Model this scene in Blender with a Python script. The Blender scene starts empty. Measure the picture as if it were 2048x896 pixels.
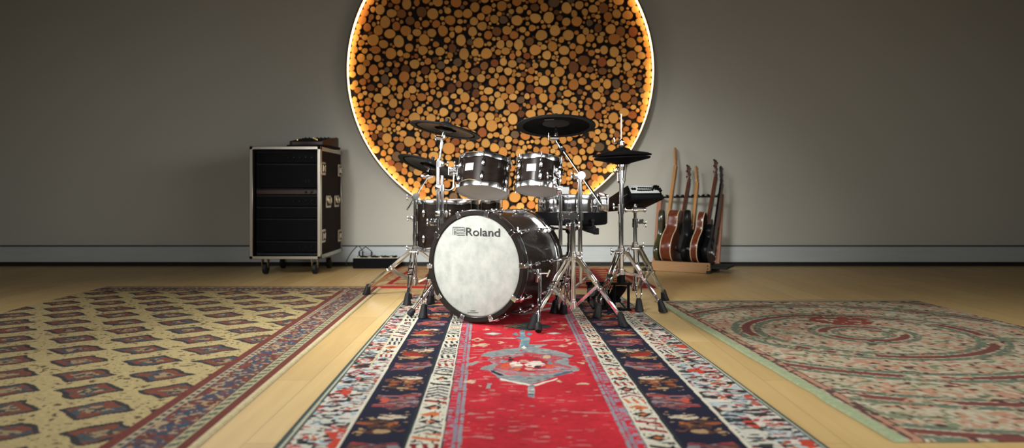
import bpy, bmesh, math, random
import numpy as np
from mathutils import Vector, Matrix

C = bpy.context.scene.collection
F, HOR, H, CX = 1425.0, 382.0, 0.717, 1024.0     # focal length (pixels), horizon row, camera height (m), centre column
WALL = 6.81


def P(x, y, Y):
    """World point seen at photo position x, y when it stands Y metres in front of the camera."""
    return Vector(((x - CX) * Y / F, Y, H - (y - HOR) * Y / F))


def G(x, y):
    """Floor point seen at photo position x, y."""
    Y = F * H / (y - HOR)
    return Vector(((x - CX) * Y / F, Y, 0.0))


# ------------------------------------------------------------------ objects
LOC = {}


def props(o, label=None, cat=None, group=None, kind=None):
    if label: o['label'] = label
    if cat: o['category'] = cat
    if group: o['group'] = group
    if kind: o['kind'] = kind
    return o


def thing(name, label, cat, loc=(0, 0, 0), group=None):
    o = bpy.data.objects.new(name, None)
    o.empty_display_size = 0.1
    C.objects.link(o)
    o.location = loc
    LOC[o.name] = Vector(loc)
    return props(o, label, cat, group)


def frame(z, xh=(1, 0, 0)):
    z = Vector(z).normalized()
    x = Vector(xh)
    x = x - z * x.dot(z)
    if x.length < 1e-5:
        x = Vector((0, 1, 0)) - z * z.y
    x.normalize()
    y = z.cross(x)
    return Matrix((x, y, z)).transposed()


def TM(c, R=None):
    M = (R if R is not None else Matrix.Identity(3)).to_4x4()
    M.translation = Vector(c)
    return M


class MB:
    def __init__(self, M=None):
        self.v, self.f = [], []
        self.M = M
        self.uv = None

    def add(self, vs, fs):
        o = len(self.v)
        if self.M is not None:
            vs = [self.M @ Vector(p) for p in vs]
        self.v += [tuple(p) for p in vs]
        self.f += [tuple(i + o for i in f) for f in fs]
        return self

    def tube(self, a, b, r, r2=None, n=12, cap=True):
        a, b = Vector(a), Vector(b)
        r2 = r if r2 is None else r2
        R = frame(b - a)
        vs, fs = [], []
        for k in range(n):
            d = R @ Vector((math.cos(2 * math.pi * k / n), math.sin(2 * math.pi * k / n), 0))
            vs += [a + d * r, b + d * r2]
        for k in range(n):
            j = (k + 1) % n
            fs.append((2 * k, 2 * j, 2 * j + 1, 2 * k + 1))
        if cap:
            fs.append(tuple(2 * k for k in reversed(range(n))))
            fs.append(tuple(2 * k + 1 for k in range(n)))
        return self.add(vs, fs)

    def rod(self, pts, r, n=8, sub=0):
        pts = [Vector(p) for p in pts]
        if sub:
            q = []
            m = len(pts)
            for i in range(m - 1):
                p0, p1, p2, p3 = pts[max(i - 1, 0)], pts[i], pts[i + 1], pts[min(i + 2, m - 1)]
                for s in range(sub):
                    t = s / sub
                    q.append(0.5 * ((2 * p1) + (p2 - p0) * t + (2 * p0 - 5 * p1 + 4 * p2 - p3) * t * t + (3 * p1 - p0 - 3 * p2 + p3) * t ** 3))
            q.append(pts[-1])
            pts = q
        vs, fs = [], []
        m = len(pts)
        x = None
        for i, p in enumerate(pts):
            t = (pts[min(i + 1, m - 1)] - pts[max(i - 1, 0)]).normalized()
            if x is None:
                x = frame(t).col[0]
            x = (x - t * x.dot(t)).normalized()
            y = t.cross(x)
            for k in range(n):
                a = 2 * math.pi * k / n
                vs.append(p + (x * math.cos(a) + y * math.sin(a)) * r)
        for i in range(m - 1):
            for k in range(n):
                j = (k + 1) % n
                fs.append((i * n + k, i * n + j, (i + 1) * n + j, (i + 1) * n + k))
        fs.append(tuple(reversed(range(n))))
        fs.append(tuple((m - 1) * n + k for k in range(n)))
        return self.add(vs, fs)

    def box(self, c, s, R=None, bev=0.0, seg=1):
        bm = bmesh.new()
        bmesh.ops.create_cube(bm, size=1.0)
        for v in bm.verts:
            v.co = Vector((v.co.x * s[0], v.co.y * s[1], v.co.z * s[2]))
        if bev > 0:
            bmesh.ops.bevel(bm, geom=bm.edges[:], offset=bev, segments=seg, affect='EDGES', profile=0.5)
        R = R if R is not None else Matrix.Identity(3)
        c = Vector(c)
        bm.verts.index_update()
        vs = [R @ v.co + c for v in bm.verts]
        fs = [tuple(v.index for v in f.verts) for f in bm.faces]
        bm.free()
        return self.add(vs, fs)

    def bar(self, a, b, w, t, xh=(1, 0, 0), bev=0.0):
        """Flat bar from a to b, width w along xh, thickness t."""
        a, b = Vector(a), Vector(b)
        R = frame(b - a, xh)
        return self.box((a + b) / 2, (w, t, (b - a).length), R, bev)

    def lathe(self, prof, c=(0, 0, 0), R=None, n=32, closed=False, wob=None):
        R = R if R is not None else Matrix.Identity(3)
        c = Vector(c)
        vs, fs = [], []
        m = len(prof)
        for k in range(n):
            a = 2 * math.pi * k / n
            w = wob(a) if wob else 1.0
            for (r, z) in prof:
                vs.append(c + R @ Vector((math.cos(a) * r * w, math.sin(a) * r * w, z)))
        for k in range(n):
            j = (k + 1) % n
            for i in range(m - 1 + (1 if closed else 0)):
                i2 = (i + 1) % m
                fs.append((k * m + i, j * m + i, j * m + i2, k * m + i2))
        if not closed:
            if prof[0][0] > 1e-6: fs.append(tuple(k * m for k in reversed(range(n))))
            if prof[-1][0] > 1e-6: fs.append(tuple(k * m + m - 1 for k in range(n)))
        return self.add(vs, fs)

    def ball(self, c, r, s=(1, 1, 1), R=None, n=14):
        prof = [(max(1e-7, r * math.sin(math.pi * i / 8)), -r * math.cos(math.pi * i / 8)) for i in range(9)]
        R = R if R is not None else Matrix.Identity(3)
        S = Matrix.Diagonal(Vector(s))
        return self.lathe(prof, c, R @ S, n)

    def prism(self, outline, z0, z1, R=None, c=(0, 0, 0), bev=0.0, seg=2):
        """Outline (x, y) extruded from z0 to z1."""
        bm = bmesh.new()
        lo = [bm.verts.new((x, y, z0)) for x, y in outline]
        hi = [bm.verts.new((x, y, z1)) for x, y in outline]
        n = len(outline)
        fl = bm.faces.new(list(reversed(lo)))
        fh = bm.faces.new(hi)
        for i in range(n):
            j = (i + 1) % n
            bm.faces.new((lo[i], lo[j], hi[j], hi[i]))
        bmesh.ops.recalc_face_normals(bm, faces=bm.faces[:])
        if bev > 0:
            es = list({e for f in (fl, fh) for e in f.edges})
            bmesh.ops.bevel(bm, geom=es, offset=bev, segments=seg, affect='EDGES', profile=0.5)
        R = R if R is not None else Matrix.Identity(3)
        c = Vector(c)
        bm.verts.index_update()
        vs = [R @ v.co + c for v in bm.verts]
        fs = [tuple(v.index for v in f.verts) for f in bm.faces]
        bm.free()
        return self.add(vs, fs)

    def build(self, name, mat, parent=None, label=None, cat=None, group=None, kind=None, ang=38, loc=None, flip=True):
        off = Vector((0, 0, 0))
        if parent is not None:
            off = LOC[parent.name]
        elif loc is not None:
            off = Vector(loc)
        me = bpy.data.meshes.new(name)
        me.from_pydata([(p[0] - off.x, p[1] - off.y, p[2] - off.z) for p in self.v], [], self.f)
        if flip:
            bm = bmesh.new()
            bm.from_mesh(me)
            bmesh.ops.recalc_face_normals(bm, faces=bm.faces[:])
            bm.to_mesh(me)
            bm.free()
        me.shade_smooth()
        me.set_sharp_from_angle(angle=math.radians(ang))
        me.materials.append(mat)
        o = bpy.data.objects.new(name, me)
        C.objects.link(o)
        if parent is not None:
            o.parent = parent
        elif loc is not None:
            o.location = loc
        LOC[o.name] = off
        return props(o, label, cat, group, kind)


# ------------------------------------------------------------------ materials
def nd(nt, t, **kw):
    n = nt.nodes.new(t)
    for k, v in kw.items():
        if k in n.inputs:
            n.inputs[k].default_value = v
        else:
            setattr(n, k, v)
    return n


def mat(name, col, rough=0.5, metal=0.0, coat=0.0, spec=0.5, emit=None, estr=0.0, bump=None, vary=None, alpha=None):
    """Principled material; vary = (scale xyz, second colour, contrast) noise mix; bump = (scale, strength)."""
    m = bpy.data.materials.new(name)
    m.use_nodes = True
    nt = m.node_tree
    b = nt.nodes['Principled BSDF']
    b.inputs['Base Color'].default_value = (*col, 1)
    b.inputs['Roughness'].default_value = rough
    b.inputs['Metallic'].default_value = metal
    b.inputs['Coat Weight'].default_value = coat
    b.inputs['Coat Roughness'].default_value = 0.06
    b.inputs['Specular IOR Level'].default_value = spec
    if emit:
        b.inputs['Emission Color'].default_value = (*emit, 1)
        b.inputs['Emission Strength'].default_value = estr
    tc = None
    if vary or bump:
        tc = nt.nodes.new('ShaderNodeTexCoord')
    if vary:
        mp = nd(nt, 'ShaderNodeMapping')
        mp.inputs['Scale'].default_value = vary[0]
        nt.links.new(tc.outputs['Object'], mp.inputs['Vector'])
        no = nd(nt, 'ShaderNodeTexNoise', Scale=1.0, Detail=6.0, Roughness=0.6)
        nt.links.new(mp.outputs[0], no.inputs['Vector'])
        rp = nt.nodes.new('ShaderNodeValToRGB')
        rp.color_ramp.elements[0].position = 0.5 - vary[2]
        rp.color_ramp.elements[1].position = 0.5 + vary[2]
        rp.color_ramp.elements[0].color = (*col, 1)
        rp.color_ramp.elements[1].color = (*vary[1], 1)
        nt.links.new(no.outputs['Fac'], rp.inputs[0])
        nt.links.new(rp.outputs[0], b.inputs['Base Color'])
    if bump:
        no = nd(nt, 'ShaderNodeTexNoise', Scale=bump[0], Detail=4.0)
        nt.links.new(tc.outputs['Object'], no.inputs['Vector'])
        bp = nd(nt, 'ShaderNodeBump', Strength=bump[1], Distance=0.01)
        nt.links.new(no.outputs['Fac'], bp.inputs['Height'])
        nt.links.new(bp.outputs[0], b.inputs['Normal'])
    return m


M = {}
M['chrome'] = mat('chrome', (0.86, 0.87, 0.88), 0.10, 1.0)
M['hoop_chrome'] = mat('polished_hoop_steel', (0.84, 0.85, 0.86), 0.15, 1.0)
M['string'] = mat('dull_steel_string', (0.20, 0.19, 0.18), 0.5, 0.6)
M['satin'] = mat('satin_metal', (0.72, 0.73, 0.74), 0.25, 1.0)
M['rubber'] = mat('black_rubber', (0.007, 0.007, 0.008), 0.6, spec=0.3)
M['plastic'] = mat('black_plastic', (0.006, 0.006, 0.007), 0.45, spec=0.03)
M['gloss'] = mat('black_gloss', (0.006, 0.006, 0.007), 0.3, spec=0.12)
M['pad'] = mat('cymbal_rubber', (0.0075, 0.008, 0.0083), 0.6, spec=0.01, bump=(220.0, 0.05))
M['pad_edge'] = mat('cymbal_edge_rubber', (0.011, 0.013, 0.014), 0.5, spec=0.06)
M['pad_plate'] = mat('cymbal_plate', (0.007, 0.005, 0.004), 0.30, 0.0, spec=0.03)
M['white'] = mat('white_print', (0.75, 0.75, 0.73), 0.5)
M['ink'] = mat('black_print', (0.012, 0.012, 0.014), 0.5)
M['shell'] = mat('dark_walnut_lacquer', (0.0045, 0.0026, 0.0020), 0.36, coat=0.10, spec=0.12, vary=((7, 7, 55), (0.016, 0.0095, 0.0070), 0.2))
M['kick_shell'] = mat('dark_walnut_lacquer_kick', (0.006, 0.0035, 0.0026), 0.3, coat=0.22, spec=0.2, vary=((9, 9, 70), (0.020, 0.0115, 0.0085), 0.25), bump=(48.0, 0.12))
M['hoop'] = mat('dark_hoop_lacquer', (0.008, 0.0055, 0.0045), 0.38, coat=0.12, spec=0.2, vary=((20, 20, 20), (0.012, 0.008, 0.007), 0.2))
M['head_mesh'] = mat('white_mesh_head', (0.80, 0.79, 0.76), 0.6)
M['head'] = mat('aged_coated_head', (0.30, 0.325, 0.30), 0.6, spec=0.2, vary=((19, 19, 17), (0.42, 0.432, 0.40), 0.18))
M['badge'] = mat('silver_badge', (0.40, 0.40, 0.385), 0.45, 0.0)
M['wall'] = mat('beige_plaster', (0.50, 0.497, 0.435), 0.85, bump=(60.0, 0.03), vary=((0.8, 0.8, 0.8), (0.48, 0.477, 0.415), 0.2))
M['ceiling'] = mat('grey_ceiling', (0.09, 0.085, 0.08), 0.9, bump=(30.0, 0.02))
M['side_wall'] = mat('dark_side_wall', (0.15, 0.145, 0.13), 0.9, bump=(30.0, 0.02))
M['baseboard'] = mat('grey_metal_skirting', (0.50, 0.54, 0.55), 0.45, vary=((3, 3, 30), (0.43, 0.47, 0.48), 0.3))
M['dark_gap'] = mat('dark_shadow_gap', (0.012, 0.011, 0.010), 0.8)
M['bark'] = mat('dark_backing', (0.012, 0.008, 0.006), 0.9)
M['rim'] = mat('brown_rim', (0.10, 0.075, 0.055), 0.5)
M['led'] = mat('warm_led_strip', (0.9, 0.7, 0.4), 0.5, emit=(1.0, 0.68, 0.31), estr=6.5)
M['alu'] = mat('brushed_aluminium', (0.66, 0.62, 0.54), 0.32, 1.0)
M['casepanel'] = mat('dark_laminate', (0.014, 0.0105, 0.010), 0.75, spec=0.08, vary=((4, 4, 4), (0.020, 0.014, 0.013), 0.3))
M['steel'] = mat('zinc_steel', (0.60, 0.53, 0.40), 0.3, 1.0)
M['void'] = mat('rack_interior', (0.006, 0.006, 0.007), 0.7)
M['beech'] = mat('beech_plank', (0.36, 0.20, 0.085), 0.5, vary=((3, 3, 40), (0.28, 0.15, 0.06), 0.25))
M['redwood'] = mat('reddish_wood_post', (0.36, 0.13, 0.05), 0.45, vary=((20, 20, 3), (0.28, 0.09, 0.035), 0.25))
M['mahogany'] = mat('mahogany', (0.15, 0.035, 0.016), 0.3, coat=0.25, spec=0.3, vary=((40, 40, 5), (0.09, 0.02, 0.010), 0.25))
M['maple'] = mat('maple_neck', (0.52, 0.27, 0.09), 0.35, vary=((30, 30, 4), (0.44, 0.21, 0.065), 0.25))
M['rosewood'] = mat('dark_rosewood', (0.06, 0.018, 0.012), 0.35)
M['cream'] = mat('cream_binding', (0.65, 0.52, 0.33), 0.4)
M['olive'] = mat('olive_burst_lacquer', (0.05, 0.055, 0.025), 0.2, coat=0.6, vary=((6, 6, 6), (0.02, 0.018, 0.010), 0.25))
M['gold'] = mat('gold_glow_colour', (0.75, 0.52, 0.22), 0.25, 1.0)
M['panel_pale'] = mat('pale_grey_panel', (0.72, 0.78, 0.75), 0.45)
M['cable'] = mat('black_cable', (0.012, 0.013, 0.016), 0.4)
M['darkred'] = mat('dark_red_panel', (0.028, 0.009, 0.006), 0.4)


def mat_floor():
    m = bpy.data.materials.new('beech_floor')
    m.use_nodes = True
    nt = m.node_tree
    b = nt.nodes['Principled BSDF']
    tc = nt.nodes.new('ShaderNodeTexCoord')
    mp = nd(nt, 'ShaderNodeMapping')
    mp.inputs['Rotation'].default_value = (0, 0, math.radians(90))
    nt.links.new(tc.outputs['Object'], mp.inputs['Vector'])
    br = nd(nt, 'ShaderNodeTexBrick')
    br.inputs['Color1'].default_value = (0.64, 0.46, 0.20, 1)
    br.inputs['Color2'].default_value = (0.56, 0.385, 0.16, 1)
    br.inputs['Mortar'].default_value = (0.40, 0.27, 0.12, 1)
    br.inputs['Scale'].default_value = 1.0
    br.inputs['Mortar Size'].default_value = 0.0018
    br.inputs['Brick Width'].default_value = 1.35
    br.inputs['Row Height'].default_value = 0.19
    br.inputs['Bias'].default_value = 0.0
    nt.links.new(mp.outputs[0], br.inputs['Vector'])
    m2 = nd(nt, 'ShaderNodeMapping')
    m2.inputs['Scale'].default_value = (30, 2.2, 1)
    nt.links.new(tc.outputs['Object'], m2.inputs['Vector'])
    no = nd(nt, 'ShaderNodeTexNoise', Scale=1.0, Detail=7.0, Roughness=0.6)
    nt.links.new(m2.outputs[0], no.inputs['Vector'])
    mx = nt.nodes.new('ShaderNodeMix')
    mx.data_type = 'RGBA'
    mx.blend_type = 'MULTIPLY'
    mx.inputs[0].default_value = 0.35
    rp = nt.nodes.new('ShaderNodeValToRGB')
    rp.color_ramp.elements[0].position = 0.3
    rp.color_ramp.elements[0].color = (0.72, 0.66, 0.58, 1)
    rp.color_ramp.elements[1].position = 0.65
    rp.color_ramp.elements[1].color = (1, 1, 1, 1)
    nt.links.new(no.outputs['Fac'], rp.inputs[0])
    nt.links.new(br.outputs['Color'], mx.inputs[6])
    nt.links.new(rp.outputs[0], mx.inputs[7])
    nt.links.new(mx.outputs[2], b.inputs['Base Color'])
    b.inputs['Roughness'].default_value = 0.42
    b.inputs['Specular IOR Level'].default_value = 0.35
    return m


def mat_attr(name, rough=0.95, sheen=0.0, bump=(350.0, 0.35)):
    m = bpy.data.materials.new(name)
    m.use_nodes = True
    nt = m.node_tree
    b = nt.nodes['Principled BSDF']
    at = nt.nodes.new('ShaderNodeAttribute')
    at.attribute_name = 'weave'
    nt.links.new(at.outputs['Color'], b.inputs['Base Color'])
    b.inputs['Roughness'].default_value = rough
    b.inputs['Specular IOR Level'].default_value = 0.15
    tc = nt.nodes.new('ShaderNodeTexCoord')
    no = nd(nt, 'ShaderNodeTexNoise', Scale=bump[0], Detail=2.0)
    nt.links.new(tc.outputs['Object'], no.inputs['Vector'])
    bp = nd(nt, 'ShaderNodeBump', Strength=bump[1], Distance=0.003)
    nt.links.new(no.outputs['Fac'], bp.inputs['Height'])
    nt.links.new(bp.outputs[0], b.inputs['Normal'])
    return m


def mat_log():
    m = bpy.data.materials.new('sawn_log_ends')
    m.use_nodes = True
    nt = m.node_tree
    b = nt.nodes['Principled BSDF']
    at = nt.nodes.new('ShaderNodeAttribute')
    at.attribute_name = 'weave'
    uv = nt.nodes.new('ShaderNodeUVMap')
    uv.uv_map = 'rings'
    ln = nt.nodes.new('ShaderNodeVectorMath')
    ln.operation = 'LENGTH'
    nt.links.new(uv.outputs[0], ln.inputs[0])
    no = nd(nt, 'ShaderNodeTexNoise', Scale=2.5, Detail=3.0)
    nt.links.new(uv.outputs[0], no.inputs['Vector'])
    ad = nt.nodes.new('ShaderNodeMath')
    ad.operation = 'MULTIPLY_ADD'
    ad.inputs[1].default_value = 0.35
    nt.links.new(no.outputs['Fac'], ad.inputs[0])
    nt.links.new(ln.outputs['Value'], ad.inputs[2])
    sn = nt.nodes.new('ShaderNodeMath')
    sn.operation = 'MULTIPLY'
    sn.inputs[1].default_value = 38.0
    nt.links.new(ad.outputs[0], sn.inputs[0])
    s2 = nt.nodes.new('ShaderNodeMath')
    s2.operation = 'SINE'
    nt.links.new(sn.outputs[0], s2.inputs[0])
    rg = nt.nodes.new('ShaderNodeMapRange')
    rg.inputs['From Min'].default_value = -1
    rg.inputs['From Max'].default_value = 1
    rg.inputs['To Min'].default_value = 0.86
    rg.inputs['To Max'].default_value = 1.06
    nt.links.new(s2.outputs[0], rg.inputs['Value'])
    mx = nt.nodes.new('ShaderNodeVectorMath')
    mx.operation = 'SCALE'
    nt.links.new(at.outputs['Color'], mx.inputs[0])
    nt.links.new(rg.outputs[0], mx.inputs['Scale'])
    nt.links.new(mx.outputs[0], b.inputs['Base Color'])
    b.inputs['Roughness'].default_value = 0.75
    b.inputs['Specular IOR Level'].default_value = 0.2
    return m


M['floor'] = mat_floor()
M['rug'] = mat_attr('woven_wool')
M['log'] = mat_log()

# ------------------------------------------------------------------ the room
RX, YF, CEIL = 5.4, -4.2, 3.65


def room():
    MB().box((0, (YF + WALL) / 2, -0.05), (2 * RX, WALL - YF, 0.1)).build('floor', M['floor'], kind='structure')
    MB().box((0, (YF + WALL) / 2, CEIL + 0.05), (2 * RX, WALL - YF, 0.1)).build('ceiling', M['ceiling'], kind='structure')
    MB().box((0, WALL + 0.06, CEIL / 2), (2 * RX, 0.12, CEIL)).build('wall_back', M['wall'], kind='structure')

    def side_wall(name, x, y0, y1, z0, z1):
        m = MB()
        s = 1 if x > 0 else -1
        xc = x + s * 0.06
        m.box((xc, (YF + y0) / 2, CEIL / 2), (0.12, y0 - YF, CEIL))
        m.box((xc, (y1 + WALL) / 2, CEIL / 2), (0.12, WALL - y1, CEIL))
        m.box((xc, (y0 + y1) / 2, z0 / 2), (0.12, y1 - y0, z0))
        m.box((xc, (y0 + y1) / 2, (z1 + CEIL) / 2), (0.12, y1 - y0, CEIL - z1))
        m.build(name, M['side_wall'], kind='structure')

    side_wall('wall_left', -RX, 0.9, 3.9, 0.6, 2.8)
    side_wall('wall_right', RX, -1.8, 2.8, 0.5, 2.9)
    m = MB()
    for (xa, xb, za, zb) in ((-RX, -3.2, 0, CEIL), (3.2, RX, 0, CEIL), (-3.2, 3.2, 0, 0.7), (-3.2, 3.2, 2.9, CEIL)):
        m.box(((xa + xb) / 2, YF - 0.06, (za + zb) / 2), (xb - xa, 0.12, zb - za))
    m.build('wall_front', M['side_wall'], kind='structure')
    w = MB()
    for xx in (-3.17, -1.6, 0, 1.6, 3.17):
        w.box((xx, YF - 0.05, 1.8), (0.06, 0.05, 2.2))
    for zz in (0.73, 2.87):
        w.box((0, YF - 0.05, zz), (6.4, 0.05, 0.06))
    w.build('added_window_3', M['panel_pale'], kind='structure')  # unseen window, added to go with the front fill light
    for nm, x, y0, y1, z0, z1 in (('window_1', -RX, 0.9, 3.9, 0.6, 2.8), ('window_2', RX, -1.8, 2.8, 0.5, 2.9)):
        w = MB()
        s = 1 if x > 0 else -1
        xc = x + s * 0.05
        for yy in (y0 + 0.03, (y0 + y1) / 2, y1 - 0.03):
            w.box((xc, yy, (z0 + z1) / 2), (0.05, 0.06, z1 - z0))
        for zz in (z0 + 0.03, z1 - 0.03):
            w.box((xc, (y0 + y1) / 2, zz), (0.05, y1 - y0, 0.06))
        w.build(nm, M['panel_pale'], kind='structure')
    # skirting: pale metal panel with a dark strip painted as the shadow gap below and a dark line above
    b = MB()
    b.box((0, WALL - 0.012, 0.040 + 0.074), (2 * RX, 0.024, 0.148), bev=0.003)
    b.build('baseboard_back', M['baseboard'], kind='structure')
    t = MB()
    t.box((0, WALL - 0.004, 0.020), (2 * RX, 0.008, 0.040))
    t.box((0, WALL - 0.010, 0.193), (2 * RX, 0.020, 0.010))
    t.build('dark_strip_1', M['dark_gap'], kind='structure')


room()

# ------------------------------------------------------------------ round panel of log ends
LOGPX = {
    (690, 116, 6.4): "362,150,66 395,265,38 222,300,45 505,268,-60 760,245,70 770,135,-58 645,165,-45 665,85,35 893,80,62 1025,155,-55 1225,90,-55 1225,225,48 870,205,38 955,275,42 1120,250,60 1235,330,45 1120,345,45 1020,372,50 930,345,-30 858,400,52 850,300,-38 768,345,30 707,400,47 515,425,62 325,375,-48 380,395,35 155,405,42 125,320,40 440,345,32 290,550,47 375,600,40 205,575,35 325,475,35 425,512,60 515,555,37 585,500,38 620,580,58 790,465,48 795,590,-70 905,580,32 980,500,57 1085,520,40 1205,470,40 1165,582,-55 1280,545,57 1265,695,58 1155,688,32 1080,648,36 1038,705,33 955,665,48 890,760,70 775,700,48 687,668,38 668,742,30 600,700,-48 457,690,70 275,728,-44 360,752,32 520,820,62 615,797,32 785,795,30 615,862,32 305,812,30 340,880,50 830,880,45 1100,770,62 458,85,35 565,75,35 465,175,35 715,10,30 1060,40,45 1155,20,-42 1300,45,32 985,65,28 1125,110,30 1310,262,30",
    (890, 116, 6.4): "160,50,-57 295,95,43 125,140,40 218,140,37 40,160,48 392,165,-60 500,95,-55 635,60,-52 748,50,50 862,70,55 955,25,-38 600,158,42 698,145,45 808,170,53 235,238,63 340,255,32 552,238,32 660,225,35 740,285,62 860,290,45 940,210,32 1060,85,-35 1155,95,40 1105,160,46 1265,75,52 1085,272,52 1270,290,70 1320,180,38 80,385,-62 175,330,-42 285,350,-58 190,425,43 255,505,65 395,450,-55 468,378,33 465,443,28 557,420,55 730,395,38 835,400,62 967,362,57 1090,385,-55 670,465,42 760,490,48 870,500,48 500,515,45 595,518,38 700,583,72 970,535,-50 1050,490,38 1125,482,32 1130,555,-47 1260,510,60 165,558,42 240,622,38 340,590,33 155,658,34 302,662,38 393,658,-35 505,627,56 602,648,34 875,630,70 1145,635,34 1208,612,37 103,735,-42 218,745,-50 355,750,66 465,715,38 573,752,58 790,700,42 975,710,-48 1100,715,62 1230,705,52 868,785,68 672,790,38 750,785,34 165,815,43 257,825,38 467,815,56 352,865,58 600,870,75 785,845,33 10,550,50",
    (1100, 116, 6.4): "120,175,68 303,118,-75 435,30,-75 670,45,-62 675,165,-52 845,165,53 987,108,55 1040,292,50 1020,207,45 975,370,-50 965,500,65 835,488,58 850,325,-60 590,330,57 552,240,42 303,340,70 375,207,34 270,230,42 478,222,32 515,145,-45 430,135,42 30,400,55 225,455,52 190,305,36 150,385,32 387,425,-38 490,378,38 595,480,55 500,550,45 605,615,62 480,632,38 285,625,55 308,528,38 205,565,45 125,558,33 100,660,78 30,500,48 215,700,35 320,715,46 405,715,28 520,715,62 625,740,-45 695,690,32 815,765,68 875,620,53 950,690,60 1060,725,-55 1075,625,35 1190,480,30 885,402,35 725,805,33 710,868,30 775,870,32 570,845,55 885,870,48 1010,825,40 1090,865,42 1090,155,36 1180,410,-35 1060,430,-45 1225,65,32 1155,245,-35 45,85,45 760,580,-35 730,440,-33",
    (690, 250, 5.97): "320,40,-55 410,30,35 468,52,32 635,38,32 780,50,58 770,195,68 500,155,58 605,165,32 670,165,32 690,100,42 860,110,33 960,110,-48 1055,130,38 875,170,30 930,205,36 1030,220,52 950,275,38 875,245,-36 815,293,40 655,258,-53 480,255,34 553,235,30 425,115,-38 345,140,-40 425,210,-40 535,310,38 610,375,-60 695,335,32 455,335,36 512,398,38 545,450,-40 630,500,-58 705,552,42 770,590,32 870,560,48 800,515,-42 780,670,40 882,650,28 855,710,45 735,640,-40 635,615,45 720,725,40 1240,280,75 1060,370,58 945,370,40 1235,390,38 1030,640,55 1215,705,45 925,745,36 975,780,34 1080,780,55 1205,800,32 1000,720,-32 980,840,50 905,850,45 790,770,42",
    (890, 240, 9.752): "65,555,105 200,425,-80 55,395,45 360,410,55 325,515,52 485,500,90 625,495,50 655,375,48 725,240,-95 880,305,58 1000,285,58 1110,320,50 1180,210,88 1235,375,72 1365,280,-82 795,455,88 965,540,92 1240,520,62 1375,415,55 1490,440,58 1570,310,90 1800,420,58 1780,270,105 1950,420,85 1555,540,52 1440,545,38 1780,580,62 1945,600,95 1130,630,98 1470,650,95 1325,680,48 240,680,52 70,735,55 700,590,70 1100,465,-65 1350,550,-60 230,580,-50 1295,155,45 1195,80,52",
    (1100, 250, 5.97): "640,135,48 555,170,40 505,115,42 570,80,35 480,300,45 412,242,34 385,320,38 290,310,50 190,285,58 325,420,58 580,440,58 590,260,-62 740,270,43 770,195,33 700,205,30 745,72,33 800,110,-40 520,235,30 825,20,45 915,45,35 910,178,42 370,190,38 235,165,35 155,180,45 500,395,36 480,480,-42 530,535,38 598,535,32 660,545,32 435,590,-62 540,625,44 400,495,34 240,475,38 240,570,40 220,640,30 160,600,40 650,475,-38 415,390,32 490,690,-36 90,330,34 35,310,32 65,260,35 170,470,35 195,520,28 160,665,40 310,720,-40 450,710,34 285,800,40",
    (900, 280, 6.4): "830,730,72 950,765,40 1040,735,45 700,830,62 900,850,50 810,880,45 1040,830,55 1115,775,30",
}


def rings_mesh(name, logs, parent, label=None, kind=None):
    """logs: (x, z, radius, front y, colour, seed) joined into one mesh object; sawn ends carry rings."""
    vs, fs, cols, uvs = [], [], [], []
    N = 22
    for (x, z, r, yf, col, seed) in logs:
        rn = random.Random(seed)
        ph = [rn.uniform(0, 6.28) for _ in range(3)]
        am = [rn.uniform(0, 0.05), rn.uniform(0, 0.05), rn.uniform(0, 0.02)]
        sq = rn.uniform(0.9, 1.1)
        yb = WALL
        o = len(vs)
        bark = tuple(c * 0.16 for c in col)
        rings = [(0.0, yf, col), (0.93, yf, col), (1.0, yf + 0.006, tuple(c * 0.45 for c in col)), (1.0, yf + 0.010, bark), (1.0, yb, bark)]
        vs.append((x, yf, z)); cols.append(col); uvs.append((rn.uniform(-.12, .12), rn.uniform(-.12, .12)))
        for (k, y, c) in rings[1:]:
            for i in range(N):
                a = 2 * math.pi * i / N
                w = 1 + am[0] * math.sin(2 * a + ph[0]) + am[1] * math.sin(3 * a + ph[1]) + am[2] * math.sin(5 * a + ph[2])
                vs.append((x + math.cos(a) * r * w * k * sq, y, z + math.sin(a) * r * w * k / sq))
                cols.append(c)
                uvs.append((math.cos(a) * k, math.sin(a) * k))
        for i in range(N):
            j = (i + 1) % N
            fs.append((o, o + 1 + i, o + 1 + j))
            for q in range(3):
                b = o + 1 + q * N
                fs.append((b + i, b + N + i, b + N + j, b + j))
    off = LOC[parent.name]
    me = bpy.data.meshes.new(name)
    me.from_pydata([(p[0] - off.x, p[1] - off.y, p[2] - off.z) for p in vs], [], fs)
    at = me.attributes.new('weave', 'FLOAT_COLOR', 'POINT')
    at.data.foreach_set('color', np.array([(*c, 1.0) for c in cols], dtype=np.float32).ravel())
    ul = me.uv_layers.new(name='rings')
    idx = np.zeros(len(me.loops), dtype=np.int32)
    me.loops.foreach_get('vertex_index', idx)
    ul.data.foreach_set('uv', np.array(uvs, dtype=np.float32)[idx].ravel())
    me.shade_smooth()
    me.set_sharp_from_angle(angle=math.radians(40))
    me.materials.append(M['log'])
    ob = bpy.data.objects.new(name, me)
    C.objects.link(ob)
    ob.parent = parent
    LOC[ob.name] = off
    return props(ob, label, kind=kind)


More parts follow.
